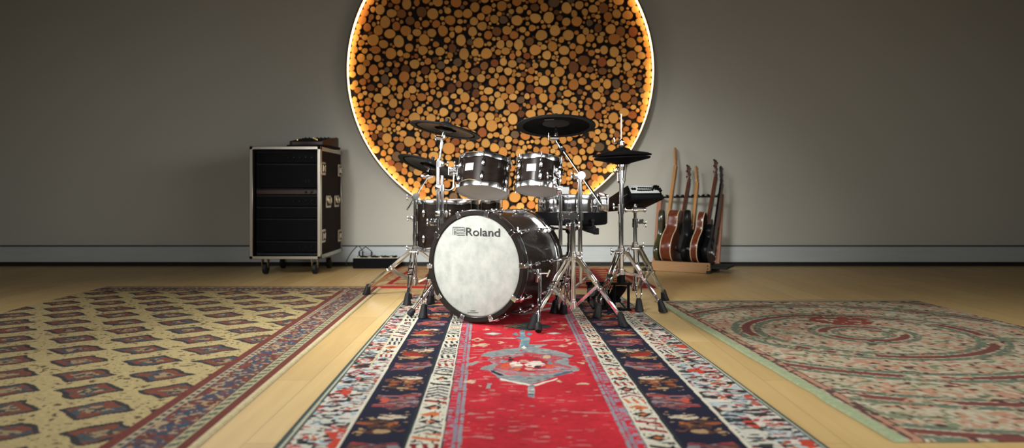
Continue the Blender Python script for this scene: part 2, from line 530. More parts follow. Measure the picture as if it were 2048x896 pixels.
def log_panel():
    rnd = random.Random(11)
    YL = 6.74
    k = YL / F
    R = 307.0
    cx, cy = 1001.0, 140.0
    ctr = P(cx, cy, YL)
    Rm = R * k
    logs = []          # px units relative to the circle centre: x, y, r, dark

    def free(x, y, r, tol):
        for (a, b, c, d) in logs:
            if (a - x) ** 2 + (b - y) ** 2 < ((c + r) * tol) ** 2:
                return False
        return True
    for (ox, oy, s), txt in LOGPX.items():
        for t in txt.split():
            x, y, r = map(float, t.split(','))
            px, py, pr = ox + x / s - cx, oy + y / s - cy, abs(r) / s
            if math.hypot(px, py) + pr * 0.7 < 300 and free(px, py, pr, 0.72):
                logs.append((px, py, pr, r < 0))
    # ring of logs along the rim
    a = 0.0
    while a < 2 * math.pi - 0.03:
        r = rnd.uniform(5.5, 9.0)
        q = 304.8 - r
        x, y = q * math.cos(a + r / q), q * math.sin(a + r / q)
        if free(x, y, r, 0.7):
            logs.append((x, y, r, False))
        a += 2 * r / q * 0.90
    for lo, hi, tries in ((8.5, 11.5, 1500), (6, 9, 5000), (4, 6.5, 9000), (2.6, 4.2, 12000)):
        for _ in range(tries):
            r = rnd.uniform(lo, hi)
            t, q = rnd.uniform(0, 2 * math.pi), 294 * math.sqrt(rnd.random())
            x, y = q * math.cos(t), q * math.sin(t)
            if math.hypot(x, y) + r < 297 and free(x, y, r, 0.97):
                logs.append((x, y, r, rnd.random() < 0.15))
    root = thing('log_wall_panel', 'huge round wall panel of sawn log ends inside a glowing rim', 'wall panel', (ctr.x, WALL, ctr.z))
    RB = frame((0, -1, 0))
    c0 = Vector((ctr.x, WALL, ctr.z))
    MB().lathe([(0, 0.0), (0, 0.012), (Rm - 0.004, 0.012), (Rm - 0.004, 0.0)], c0, RB, 128).build('backing_board', M['bark'], root)
    MB().lathe([(Rm - 0.008, 0.0), (Rm - 0.008, 0.105), (Rm - 0.004, 0.108), (Rm + 0.004, 0.108), (Rm + 0.008, 0.104), (Rm + 0.008, 0.0)], c0, RB, 160, closed=True).build('rim', M['rim'], root, 'thin brown rim')
    MB().lathe([(Rm - 0.0105, 0.046), (Rm - 0.0105, 0.098), (Rm - 0.008, 0.098), (Rm - 0.008, 0.046)], c0, RB, 160, closed=True).build('light_strip', M['led'], root, 'glowing warm light strip')
    clips = MB()
    for i in range(110):
        t = 2 * math.pi * i / 110
        clips.box(c0 + Vector((math.cos(t) * (Rm - .013), -.082, math.sin(t) * (Rm - .013))), (.008, .012, .006), Matrix.Rotation(-t, 3, 'Y'))
    clips.build('strip_clips', M['bark'], root, kind='stuff')
    tan = [(0.80, 0.37, 0.085), (0.84, 0.43, 0.115), (0.70, 0.30, 0.066), (0.77, 0.385, 0.10), (0.60, 0.225, 0.052)]
    drk = [(0.20, 0.075, 0.026), (0.27, 0.115, 0.042), (0.38, 0.110, 0.034), (0.20, 0.12, 0.06), (0.33, 0.13, 0.042)]
    full = []
    for i, (x, y, r, d) in enumerate(logs):
        c = rnd.choice(drk if d else tan)
        j = rnd.uniform(0.85, 1.12)
        c = tuple(v * j for v in c)
        edge = math.hypot(x, y) > 270
        pr = rnd.uniform(0.038, 0.052) if edge else (rnd.uniform(0.035, 0.060) if d else rnd.uniform(0.050, 0.085))
        if r < 6 and not edge: pr = rnd.uniform(0.035, 0.07)
        full.append((c0.x + x * k, c0.z - y * k, r * k, WALL - pr, c, i * 7 + 3))
    seen = [l for l in full if l[1] < P(0, 105, YL).z and not (l[1] < P(0, 420, YL).z)]
    seen.sort(key=lambda l: -l[2])
    top = seen[:100]
    ids = set(id(l) for l in top)
    for l in top:
        rings_mesh('log_slice', [l], root)
    rings_mesh('log_slices', [l for l in full if id(l) not in ids], root, kind='stuff')


log_panel()

# ------------------------------------------------------------------ rugs
def vnoise(x, y, seed):
    rs = np.random.RandomState(seed)
    T = rs.rand(256, 256)
    xi, yi = np.floor(x).astype(int), np.floor(y).astype(int)
    fx, fy = x - xi, y - yi
    fx, fy = fx * fx * (3 - 2 * fx), fy * fy * (3 - 2 * fy)
    a, b = T[yi % 256, xi % 256], T[yi % 256, (xi + 1) % 256]
    c, d = T[(yi + 1) % 256, xi % 256], T[(yi + 1) % 256, (xi + 1) % 256]
    return (a * (1 - fx) + b * fx) * (1 - fy) + (c * (1 - fx) + d * fx) * fy


def hsh(i, seed):
    v = np.sin(i * 12.9898 + seed * 78.233) * 43758.5453
    return v - np.floor(v)


def inpoly(x, y, poly):
    r = np.zeros(x.shape, bool)
    n = len(poly)
    for i in range(n):
        x0, y0 = poly[i]
        x1, y1 = poly[(i + 1) % n]
        if y0 == y1: continue
        c = ((y0 > y) != (y1 > y)) & (x < (x1 - x0) * (y - y0) / (y1 - y0) + x0)
        r ^= c
    return r


NAVY, RED, DRED = (0.012, 0.013, 0.030), (0.40, 0.016, 0.026), (0.26, 0.018, 0.020)
CREAM, PALE, SLATE = (0.56, 0.535, 0.43), (0.40, 0.46, 0.46), (0.17, 0.21, 0.235)
ORANGE, BROWN, PINK, WHITE, BLACK, TEAL = (0.50, 0.14, 0.045), (0.12, 0.045, 0.022), (0.42, 0.16, 0.16), (0.62, 0.58, 0.50), (0.014, 0.015, 0.018), (0.09, 0.20, 0.24)
GREY = (0.24, 0.25, 0.235)


def paint(col, mask, c, k=1.0):
    if k >= 1:
        col[mask] = c
    else:
        col[mask] = col[mask] * (1 - k) + np.array(c) * k


def rug_object(name, X, Y, col, label, z=0.006, group='rugs on the studio floor', wave=0.0):
    ny, nx = X.shape
    Z = np.full(X.shape, z)
    Z[0, :] = Z[-1, :] = Z[:, 0] = Z[:, -1] = 0.0012
    if wave:
        Z = Z + (vnoise(X * 3, Y * 3, 5)) * wave
    me = bpy.data.meshes.new(name)
    cx, cy = float(X.mean()), float(Y.mean())
    co = np.stack([X - cx, Y - cy, Z], -1).reshape(-1, 3).astype(np.float32)
    idx = np.arange(nx * ny).reshape(ny, nx)
    q = np.stack([idx[:-1, :-1], idx[:-1, 1:], idx[1:, 1:], idx[1:, :-1]], -1).reshape(-1, 4).astype(np.int32)
    if X[0, -1] < X[0, 0]: q = q[:, ::-1]
    me.vertices.add(len(co)); me.vertices.foreach_set('co', co.ravel())
    me.loops.add(q.size); me.loops.foreach_set('vertex_index', np.ascontiguousarray(q).ravel())
    me.polygons.add(len(q))
    me.polygons.foreach_set('loop_start', np.arange(0, q.size, 4, dtype=np.int32))
    me.polygons.foreach_set('loop_total', np.full(len(q), 4, dtype=np.int32))
    me.update(calc_edges=True)
    at = me.attributes.new('weave', 'FLOAT_COLOR', 'POINT')
    at.data.foreach_set('color', np.concatenate([np.clip(col, 0, 1), np.ones(col.shape[:2] + (1,))], -1).astype(np.float32).ravel())
    me.shade_smooth()
    me.materials.append(M['rug'])
    o = bpy.data.objects.new(name, me)
    C.objects.link(o)
    o.location = (cx, cy, 0)
    LOC[o.name] = Vector((cx, cy, 0))
    return props(o, label, 'rug', group)


def guard_band(col, mask, s, t, seed, cell=0.072):
    """Narrow cream stripe with small zigzags, crosses and blocks; s across 0..1, t along in metres."""
    i = np.floor(t / cell)
    f = t / cell - i
    kind = np.floor(hsh(i, seed) * 4)
    ca = hsh(i, seed + 1)
    paint(col, mask, CREAM)
    n = vnoise(s * 9 + 50, t * 60, seed)
    jag = f + 0.10 * (vnoise(s * 7, t * 40, seed + 4) - 0.5)
    zig = np.abs(((jag * 2 + np.abs(s - 0.5) * 2.2) % 1.0) - 0.5)
    m0 = mask & (s > 0.1) & (s < 0.9)
    A = m0 & (kind == 0) & (zig > 0.27)
    dia = np.abs(s - 0.5) * 1.6 + np.abs(jag - 0.5) * 1.5
    B = m0 & (kind == 1) & (dia < 0.62) & (n > 0.25)
    D = m0 & (kind == 2) & (np.abs(((jag * 1.5 + s * 0.8) % 1.0) - 0.5) > 0.28)
    E = m0 & (kind == 3) & (np.abs(((s * 3.2 + jag * 0.5) % 1.0) - 0.5) > 0.27) & (np.abs(jag - 0.5) < 0.36)
    for mk in (A, B, D, E):
        for lo, hi, c in ((0, 0.35, BLACK), (0.35, 0.6, DRED), (0.6, 0.8, ORANGE), (0.8, 1.01, NAVY)):
            paint(col, mk & (ca >= lo) & (ca < hi), c)
    mm = m0 & (kind == 1) & (dia < 0.26)
    paint(col, mm, ORANGE)
    paint(col, m0 & (kind == 0) & (zig > 0.43), SLATE)
    sp = m0 & (vnoise(s * 14, t * 85, seed + 9) > 0.80)
    paint(col, sp, BLACK)
    paint(col, mask & (s < 0.035), (0.10, 0.17, 0.16))
    paint(col, mask & (s > 0.965), (0.02, 0.03, 0.035))


def busy_band(col, mask, s, t, seed, wx, near):
    """Wide pale band with crowded red, blue and black figures; near 0..1 makes it rougher."""
    x = s * wx
    base = np.where((vnoise(x * 22, t * 16, seed) > 0.5)[..., None], np.array(PALE), np.array((0.50, 0.50, 0.42)))
    col[mask] = base[mask]
    cell = 0.105
    i = np.floor(t / cell)
    f = t / cell - i
    tone = hsh(i, seed + 2)
    w = f + 0.25 * (vnoise(x * 30, t * 22, seed + 3) - 0.5)
    lat = np.abs(s - 0.5) * 1.5 + np.abs(w - 0.5) * 1.7
    m1 = mask & (lat > 0.52) & (lat < 0.80)
    for lo, hi, c in ((0, .34, (0.40, 0.035, 0.03)), (.34, .5, ORANGE), (.5, .75, (0.16, 0.24, 0.28)), (.75, 1.01, GREY)):
        paint(col, m1 & (tone >= lo) & (tone < hi) & ((t > 3.0) | (vnoise(x * 20, t * 18, seed + 13) > 0.62)), c)
    m2 = mask & (lat < 0.25)
    st0 = vnoise(x * 40, t * 40, seed + 14)
    paint(col, m2 & (tone < 0.5) & ((t > 2.9) | (st0 > 0.5)), (0.42, 0.06, 0.04))
    paint(col, m2 & (tone >= 0.5), SLATE)
    st = vnoise(x * 34, t * 75, seed + 5)
    paint(col, mask & (st > 0.76), (0.42, 0.05, 0.035), 0.85)
    st2 = vnoise(x * 30 + 9, t * 66, seed + 6)
    paint(col, mask & (st2 > 0.64), BLACK, 0.95)
    st4 = vnoise(x * 48 + 5, t * 110, seed + 10)
    paint(col, mask & (st4 > 0.74), BLACK, 0.9)
    st3 = vnoise(x * 26 + 3, t * 58, seed + 7)
    paint(col, mask & (st3 > 0.74), WHITE, 0.8)
    blob = vnoise(x * 16, t * 11, seed + 8)
    paint(col, mask & (blob > 0.78) & (st < 0.6), (0.45, 0.055, 0.03))


def navy_band(col, mask, s, t, seed, wx):
    x = s * wx
    paint(col, mask, NAVY)
    cell = 0.235
    i = np.floor(t / cell)
    f = t / cell - i
    odd = (np.mod(i, 2) == 0)
    n1 = vnoise(x * 34, t * 48, seed)
    n2 = vnoise(x * 55, t * 120, seed + 1)
    n3 = vnoise(x * 26, t * 30, seed + 2)
    edge = 0.34 * (vnoise(x * 20, t * 24, seed + 3) - 0.5)
    blk = mask & odd & (s > 0.14 + edge) & (s < 0.90 + edge) & (np.abs(f - 0.5) < 0.30 + edge)
    paint(col, blk, (0.095, 0.045, 0.055))
    paint(col, blk & (n2 > 0.60), (0.27, 0.10, 0.105))
    paint(col, blk & (n2 < 0.30), (0.05, 0.03, 0.05))
    paint(col, blk & (n1 > 0.66), (0.22, 0.19, 0.20))
    n4 = vnoise(x * 22, t * 130, seed + 11)
    paint(col, blk & (n4 > 0.66), NAVY)
    paint(col, blk & (n4 < 0.20), (0.30, 0.10, 0.05))
    paint(col, blk & (n3 > 0.70), (0.10, 0.045, 0.03))
    paint(col, blk & (np.abs(np.abs(f - 0.5) - 0.26) < 0.035) & (n3 > 0.35), (0.30, 0.04, 0.05))
    paint(col, blk & (np.hypot((s - 0.3) * 1.0, (f - 0.5)) < 0.12) & (n1 > 0.3), (0.45, 0.08, 0.05))
    ob = mask & ~odd
    body = (np.hypot((s - 0.52) / 0.42, (f - 0.42) / 0.40) + 0.9 * (n3 - 0.5)) < 0.78
    paint(col, ob & body, (0.075, 0.034, 0.020))
    paint(col, ob & body & (n1 > 0.60), (0.26, 0.075, 0.03))
    paint(col, ob & body & (n1 < 0.28), NAVY)
    n5 = vnoise(x * 60, t * 70, seed + 12)
    paint(col, ob & (n5 > 0.82) & (np.abs(s - .5) < .42), (0.34, 0.22, 0.11))
    paint(col, ob & body & (n5 < 0.16), (0.34, 0.11, 0.04))
    big = hsh(i, seed + 5) > 0.45
    paint(col, ob & big & (np.hypot((s - 0.40) / 0.30, (f - 0.40) / 0.20) + 0.7 * (n3 - 0.5) < 0.75), (0.26, 0.022, 0.015))
    fl = (np.hypot((s - 0.62) / 0.26, (f - 0.74) / 0.10) < 1) & (n2 > 0.45)
    paint(col, ob & fl, (0.50, 0.44, 0.33))
    fl2 = (np.hypot((s - 0.40) / 0.30, (f - 0.18) / 0.09) < 1) & (n1 > 0.5)
    paint(col, ob & fl2, (0.36, 0.24, 0.12))
    paint(col, mask & ((s < 0.03) | (s > 0.97)), BLACK)


def main_rug():
    Y0, Y1 = 1.85, 4.90
    ny, nx = 800, 540
    yy = Y0 + (Y1 - Y0) * np.linspace(0, 1, ny)
    rows = [773, 781, 807, 833, 835, 900.8, 902.5, 926.6, 1151.5, 1175.5, 1177, 1249, 1251.5, 1273, 1299, 1306]
    rown = [650, 668, 708, 747, 749, 850, 852, 904, 1228, 1277, 1280, 1383, 1387, 1432, 1484, 1497]
    Ya, Yb = F * H / (640 - HOR), F * H / (780 - HOR)
    u = (yy - Yb) / (Ya - Yb)
    B = [((p - CX) * Ya / F) * u + ((q - CX) * Yb / F) * (1 - u) for p, q in zip(rows, rown)]
    L, R = B[0], B[-1]
    s = np.linspace(0, 1, nx)[None, :]
    X = L[:, None] * (1 - s) + R[:, None] * s
    Y = np.repeat(yy[:, None], nx, 1)
    B = [b[:, None] for b in B]
    col = np.zeros((ny, nx, 3))
    col[:] = RED
    near = np.clip((3.3 - Y) / 0.7, 0, 1)

    def loc(a, b):
        return (X >= B[a]) & (X < B[b]), (X - B[a]) / (B[b] - B[a])
    for a, b, sd in ((1, 2, 21), (2, 3, 33), (12, 13, 47), (13, 14, 59)):
        m, q = loc(a, b)
        if a in (2, 12):
            far = m & (Y > 3.05)
            busy_band(col, m, q, Y, sd, 0.07, near)
            guard_band(col, far, q, Y + 0.03, sd + 2, 0.085)
        else:
            busy_band(col, m, q, Y + 0.04 * sd, sd, 0.075, near)
    for a in (2, 13):
        w = (Y > 2.9) & (np.abs(X - B[a]) < 0.0035)
        paint(col, w, (0.45, 0.42, 0.25))
    for a, b, sd in ((4, 5, 71), (10, 11, 83)):
        m, q = loc(a, b)
        navy_band(col, m, q if a == 4 else 1 - q, Y + 0.05, 71, 0.18)
    for a, b, sd in ((6, 7, 91), (8, 9, 97)):
        m, q = loc(a, b)
        guard_band(col, m, q, Y, sd)
    for a, b in ((3, 4), (5, 6), (9, 10), (11, 12)):
        paint(col, (X >= B[a] - 0.003) & (X < B[b] + 0.003), CREAM if a in (3, 11) else (0.02, 0.025, 0.03))
    for a, b in ((0, 1), (14, 15)):
        m, q = loc(a, b)
        paint(col, m, (0.055, 0.075, 0.068))
        paint(col, m & (np.abs(q - (0.62 if a == 0 else 0.38)) < 0.14), (0.40, 0.40, 0.30))
    fm, q = loc(7, 8)
    wear = vnoise(X * 9, Y * 7, 3) * 0.35 + vnoise(X * 60, Y * 90, 4) * 0.25
    col[fm] = (np.array(RED)[None, :] * (0.75 + wear[fm][:, None]))
    fl = vnoise(X * 30 + 3, Y * 120, 61)
    fl2 = vnoise(X * 9, Y * 14, 62)
    paint(col, fm & (fl > 0.80) & (fl2 > 0.5), (0.42, 0.22, 0.20), 0.7)
    paint(col, fm & (fl < 0.10), (0.24, 0.010, 0.014), 0.8)
    # blue-grey lines along both sides of the field
    for d0, c in ((0.030, (0.20, 0.20, 0.25)), (0.046, (0.22, 0.24, 0.27))):
        for sgn in (0, 1):
            e = X - B[7] if sgn == 0 else B[8] - X
            paint(col, fm & (np.abs(e - d0) < 0.006) & (vnoise(X * 50, Y * 130, 8) > 0.25), c)
    e = np.minimum(X - B[7], B[8] - X)
    paint(col, fm & (e < 0.022) & (vnoise(X * 40, Y * 150, 9) > 0.62), (0.25, 0.22, 0.28))

    def pp(pts, ox=900, oy=640, k=6.4):
        out = []
        for x, y in pts:
            g = G(ox + x / k, oy + y / k)
            out.append((g.x, g.y))
        return out

    jx = X + 0.006 * (vnoise(X * 45, Y * 45, 12) - 0.5)
    jy = Y + 0.012 * (vnoise(X * 40, Y * 40, 13) - 0.5)

    def poly(pts, c, tex=None, **kw):
        m = fm & inpoly(jx, jy, pp(pts, **kw))
        paint(col, m, c)
        if tex is not None:
            paint(col, m & (vnoise(X * 38, Y * 110, 14) > 0.60), tex)
            paint(col, m & (vnoise(X * 26, Y * 140, 64) > 0.80), (0.36, 0.34, 0.31))
            paint(col, m & (vnoise(X * 30 + 7, Y * 150, 65) > 0.84), (0.05, 0.06, 0.08))
        return m
    poly([(390, 480), (430, 440), (700, 390), (880, 370), (900, 300), (1010, 330), (1200, 325), (1250, 330), (1130, 370), (1370, 410), (1600, 480), (1500, 500), (1530, 590), (1660, 640), (1640, 670), (1330, 750), (1050, 845), (900, 830), (640, 780), (500, 668), (380, 650), (420, 620), (560, 575), (480, 530), (520, 490)], GREY, SLATE)
    poly([(480, 505), (780, 462), (960, 425), (1180, 450), (1480, 488), (1330, 555), (1570, 628), (1350, 685), (1060, 742), (720, 718), (540, 650), (620, 590), (490, 535)], (0.40, 0.055, 0.06), (0.24, 0.14, 0.17))
    poly([(600, 640), (760, 655), (900, 690), (1130, 690), (1400, 625), (1620, 640), (1400, 690), (1060, 745), (700, 715)], (0.42, 0.10, 0.11), (0.26, 0.24, 0.25))
    poly([(820, 500), (970, 450), (1150, 500), (1260, 560), (1240, 630), (1040, 690), (880, 670), (740, 590), (680, 520)], RED, (0.34, 0.02, 0.02))
    for x, y, w, h, c in ((840, 590, 100, 38, WHITE), (1090, 590, 140, 45, WHITE), (720, 610, 70, 45, (0.52, 0.08, 0.03)), (1280, 600, 60, 45, (0.52, 0.08, 0.03)), (860, 645, 50, 22, ORANGE), (950, 545, 70, 22, (0.5, 0.30, 0.26)), (740, 520, 80, 34, BLACK), (1130, 625, 60, 20, BLACK), (690, 540, 55, 20, SLATE), (1280, 565, 40, 22, TEAL), (1240, 490, 55, 28, (0.50, 0.34, 0.22)), (1010, 640, 60, 22, (0.5, 0.34, 0.28))):
        g = pp([(x - w, y), (x - w * .4, y - h), (x + w * .5, y - h * .9), (x + w, y + h * .2), (x + w * .2, y + h), (x - w * .6, y + h * .8)])
        m = fm & inpoly(jx, jy, g) & (vnoise(X * 42, Y * 80, 15) > 0.33)
        paint(col, m, c)
    poly([(510, 668), (560, 665), (700, 735), (620, 735)], (0.02, 0.022, 0.04))
    poly([(1320, 720), (1560, 665), (1580, 680), (1340, 745)], (0.07, 0.09, 0.14))
    poly([(640, 765), (1040, 850), (1040, 875), (640, 785)], WHITE)
    poly([(1060, 850), (1380, 760), (1380, 775), (1060, 875)], WHITE)
    poly([(1005, 850), (1080, 850), (1090, 1010), (995, 1010)], SLATE, WHITE)
    # neck and finials
    poly([(890, 150), (960, 150), (965, 230), (1030, 240), (1000, 360), (900, 370), (905, 270), (840, 240), (900, 225)], TEAL, (0.14, 0.22, 0.25))
    poly([(795, 195), (850, 175), (880, 195), (850, 215)], TEAL)
    poly([(975, 195), (1010, 170), (1060, 195), (1010, 215)], TEAL)
    poly([(915, 370), (945, 345), (985, 365), (950, 385)], WHITE)
    poly([(890, 405), (920, 390), (940, 405), (920, 420)], (0.5, 0.05, 0.02))
    # diamonds and flowers
    for (x, y, w, h) in ((550, 190, 125, 22), (1325, 185, 110, 18), (1010, 95, 330, 60)):
        g = [(x - w, y), (x, y - h), (x + w, y), (x, y + h)]
        poly(g, SLATE if w < 200 else (0.04, 0.05, 0.05))
        if w < 200:
            poly([(x - w * .75, y), (x, y - h * .5), (x + w * .75, y), (x, y + h * .7)], (0.50, 0.44, 0.36))
    for (x, y, w, h) in ((455, 135, 60, 14), (1330, 42, 60, 14), (1460, 78, 60, 12), (1420, 128, 62, 12), (830, 80, 140, 35), (350, 270, 90, 30), (300, 345, 60, 20), (430, 335, 110, 30), (640, 305, 60, 20), (760, 352, 60, 12), (1500, 270, 80, 24), (1590, 320, 90, 28), (1450, 345, 80, 16), (280, 810, 110, 26), (400, 850, 50, 20), (1700, 840, 100, 24), (1420, 800, 60, 18), (1750, 470, 60, 20), (1700, 560, 70, 26)):
        g = pp([(x - w, y), (x, y - h), (x + w, y), (x, y + h)])
        m = fm & inpoly(jx, jy, g) & (vnoise(X * 48, Y * 85, 16) > 0.45)
        paint(col, m, (0.50, 0.36, 0.24) if w != 140 else (0.20, 0.13, 0.05))
    poly([(215, 590), (240, 570), (370, 540), (375, 560), (300, 600), (225, 605)], GREY)
    poly([(205, 620), (225, 610), (225, 680), (205, 680)], (0.30, 0.16, 0.14))
    poly([(230, 510), (340, 480), (345, 495), (240, 525)], (0.42, 0.20, 0.16))
    poly([(480, 830), (530, 830), (510, 900), (455, 900)], GREY)
    poly([(430, 245), (800, 238), (860, 250), (800, 255)], (0.40, 0.25, 0.24))
    poly([(1050, 300), (1300, 262), (1480, 285), (1300, 280)], (0.40, 0.25, 0.24))
    # a second medallion of the same kind further back
    for (xx, yc) in ((0.055, 4.42),):
        d = np.abs(X - xx) / 0.30 + np.abs(Y - yc) / 0.34
        paint(col, fm & (d < 1), GREY)
        paint(col, fm & (d < 0.8), DRED)
        paint(col, fm & (d < 0.5) & (vnoise(X * 30, Y * 30, 18) > 0.5), WHITE)
    g = 0.86 + 0.24 * vnoise(X * 160, Y * 200, 19) + 0.12 * (vnoise(X * 6, Y * 6, 20) - 0.5)
    col *= g[..., None]
    rug_object('rug', X, Y, col, 'long red and navy kilim with a grey medallion under the drum kit', 0.006)


main_rug()


def left_rug():
    ny, nx = 520, 400
    t = np.linspace(0, 1, ny)[:, None]
    s = np.linspace(0, 1, nx)[None, :]
    Yt, Yn = 5.30, 1.6
    Y = Yt + (Yn - Yt) * t + 0 * s
    er = -0.9525 + (4.865 - Y) * (0.0395 / 1.437)
    W = 2.05
    e = s * W + 0 * t                       # distance in from the right edge
    X = er - e
    Y = Y + (e * 0.0)
    a = Yt - Y                              # distance in from the far edge
    d = np.minimum(e, a * 1.0 + 0.02)
    along = np.where(e < a + 0.02, Y, X)
    col = np.zeros((ny, nx, 3))
    MAR, YEL = (0.14, 0.040, 0.030), (0.40, 0.32, 0.155)
    col[:] = YEL
    n1, n2, n3 = vnoise(X * 40, Y * 40, 31), vnoise(X * 70, Y * 70, 32), vnoise(X * 18, Y * 18, 33)
    # field: staggered dark almond shapes
    cx, cy = 0.30, 0.22
    row = np.floor(Y / cy)
    fx = ((X / cx + 0.5 * np.mod(row, 2)) % 1.0) - 0.5
    fy = ((Y / cy) % 1.0) - 0.5
    alm = np.abs(fx) * 2.3 + np.abs(fy) * 2.1 + 0.3 * (n3 - 0.5)
    paint(col, alm < 1.0, (0.035, 0.035, 0.035))
    paint(col, alm < 0.78, (0.17, 0.055, 0.035))
    paint(col, (alm < 0.78) & (n1 > 0.62), (0.06, 0.07, 0.08))
    paint(col, (alm < 0.42), (0.28, 0.21, 0.12))
    paint(col, (alm < 0.42) & (n2 > 0.55), (0.05, 0.05, 0.05))
    paint(col, (alm > 1.15) & (n2 > 0.80), (0.10, 0.07, 0.04))

    def band(lo, hi): return (d >= lo) & (d < hi)
    paint(col, band(0.236, 0.27), MAR)
    paint(col, band(0.206, 0.236), (0.36, 0.30, 0.20))
    paint(col, band(0.206, 0.236) & ((np.floor(along / 0.022) % 2) == 0) & (np.abs(d - 0.221) < 0.009), (0.06, 0.07, 0.06))
    m = band(0.096, 0.206)
    paint(col, m, (0.115, 0.042, 0.036))
    cell = np.abs(((along / 0.17) % 1.0) - 0.5) * 2 + np.abs(d - 0.151) / 0.055 * 0.8
    paint(col, m & (cell < 0.8), (0.04, 0.06, 0.09))
    paint(col, m & (n1 > 0.60), (0.05, 0.07, 0.10))
    paint(col, m & (n2 > 0.66), (0.34, 0.24, 0.14))
    paint(col, m & (n2 < 0.24), (0.20, 0.05, 0.035))
    m = band(0.050, 0.096)
    paint(col, m, (0.38, 0.33, 0.19))
    paint(col, m & (((along / 0.055 + (d - 0.07) * 14) % 1.0) < 0.5) & (np.abs(d - 0.073) < 0.014), (0.08, 0.11, 0.09))
    paint(col, band(0.050, 0.054) | band(0.092, 0.096), (0.10, 0.04, 0.03))
    paint(col, band(0.022, 0.050), MAR)
    paint(col, d < 0.022, (0.52, 0.44, 0.26))
    paint(col, (d < 0.03) & (e > a + 0.02), MAR)
    col *= (0.85 + 0.3 * vnoise(X * 130, Y * 130, 35))[..., None]
    rug_object('rug', X, Y, col, 'yellow and maroon patterned rug lying left of the drum kit', 0.008)


left_rug()


def right_rug():
    ny, nx = 420, 300
    t = np.linspace(0, 1, ny)[:, None]
    s = np.linspace(0, 1, nx)[None, :]
    ang = math.atan2(0.078, 1.22)
    c0 = G(1309, 603)
    e = s * 1.7 + 0 * t
    a = t * 2.6 + 0 * s
    wob = 0.012 * (vnoise(a * 9, e * 0 + 3.5, 40) - 0.5)
    ex = e + wob * (1 - np.clip(e / 0.1, 0, 1))
    X = c0.x + ex * math.cos(ang) + a * math.sin(ang)
    Y = c0.y + ex * math.sin(ang) * 0.15 - a * math.cos(ang)
    d = np.minimum(e, a)
    n1, n2, n3 = vnoise(X * 26, Y * 26, 41), vnoise(X * 55, Y * 55, 42), vnoise(X * 11, Y * 11, 43)
    col = np.zeros((ny, nx, 3))
    col[:] = (0.42, 0.36, 0.24)
    paint(col, (n1 > 0.58), (0.44, 0.25, 0.16))
    paint(col, (n1 < 0.26), (0.20, 0.22, 0.13))
    paint(col, (n2 > 0.70), (0.48, 0.43, 0.32))
    paint(col, (n2 < 0.20), (0.09, 0.045, 0.04))
    r1 = np.abs(np.hypot((X - 1.75) / 1.1, Y - 3.55) % 0.34 - 0.17)
    paint(col, (r1 < 0.020) & (n3 > 0.30), (0.17, 0.06, 0.05))
    paint(col, (np.abs(r1 - 0.05) < 0.018) & (n2 > 0.35), (0.13, 0.17, 0.12))
    paint(col, (np.hypot((X - 1.80) / 1.3, Y - 3.9) < 0.13) & (n1 > 0.35), (0.22, 0.055, 0.04))
    paint(col, (d > 0.050) & (d < 0.088) & (n2 > 0.30), (0.10, 0.05, 0.045))
    paint(col, (d > 0.058) & (d < 0.080) & (n1 > 0.4), (0.40, 0.22, 0.14))
    paint(col, (d < 0.044), (0.32, 0.37, 0.22))
    paint(col, (a < 0.03), (0.22, 0.26, 0.15))
    col *= (0.85 + 0.3 * vnoise(X * 120, Y * 120, 45))[..., None]
    rug_object('rug', X, Y, col, 'cream floral rug with a pale green edge lying right of the kit', 0.008)


right_rug()


def rear_rug():
    ny, nx = 180, 300
    t = np.linspace(0, 1, ny)[:, None]
    s = np.linspace(0, 1, nx)[None, :]
    Yn, Yt = F * H / (576.5 - HOR), 6.62
    Y = Yn + (Yt - Yn) * t + 0 * s
    L = -1.092 + 0.04 * t
    R = 1.065 - 0.07 * t
    X = L + (R - L) * s
    e = np.minimum(np.minimum(X - L, R - X), np.minimum(Y - Yn, Yt - Y))
    n1, n2 = vnoise(X * 24, Y * 24, 51), vnoise(X * 50, Y * 50, 52)
    TAN, RR = (0.42, 0.27, 0.13), (0.30, 0.020, 0.022)
    col = np.zeros((ny, nx, 3))
    col[:] = TAN
    paint(col, n2 > 0.72, (0.20, 0.11, 0.05))
    paint(col, n1 > 0.72, (0.48, 0.36, 0.20))
    inner = (X > -0.72) & (X < 0.92) & (e > 0.17)
    st = ((Y / 0.16) % 1.0)
    paint(col, inner, RR)
    paint(col, inner & (np.abs(st - 0.5) < 0.24) & (n1 > 0.30), (0.46, 0.26, 0.10))
    paint(col, inner & (np.abs(((X / 0.2) % 1.0) - 0.5) + np.abs(st - 0.5) < 0.28), (0.12, 0.03, 0.03))
    paint(col, (np.abs(e - 0.155) < 0.02), RR)
    paint(col, (e > 0.035) & (e < 0.07) & (n2 > 0.3), (0.34, 0.17, 0.07))
    paint(col, (e < 0.028), (0.27, 0.015, 0.018))
    paint(col, (X > 0.97 - 0.07 * t), (0.27, 0.015, 0.018))
    rug_object('rug', X, Y, col, 'small red bordered rug lying behind the drum kit near the wall', 0.012)


rear_rug()

# ------------------------------------------------------------------ drums
def pod(m, c, Rm, L=0.052, r=0.0105):
    """Lug pod: rounded capsule lying along the local z axis."""
    pr = [(0.0, -L / 2), (r * .55, -L / 2 + .002), (r * .9, -L / 2 + .010), (r, -L * .15), (r, L * .15), (r * .9, L / 2 - .010), (r * .55, L / 2 - .002), (0.0, L / 2)]
    m.lathe(pr, c, Rm, 14)


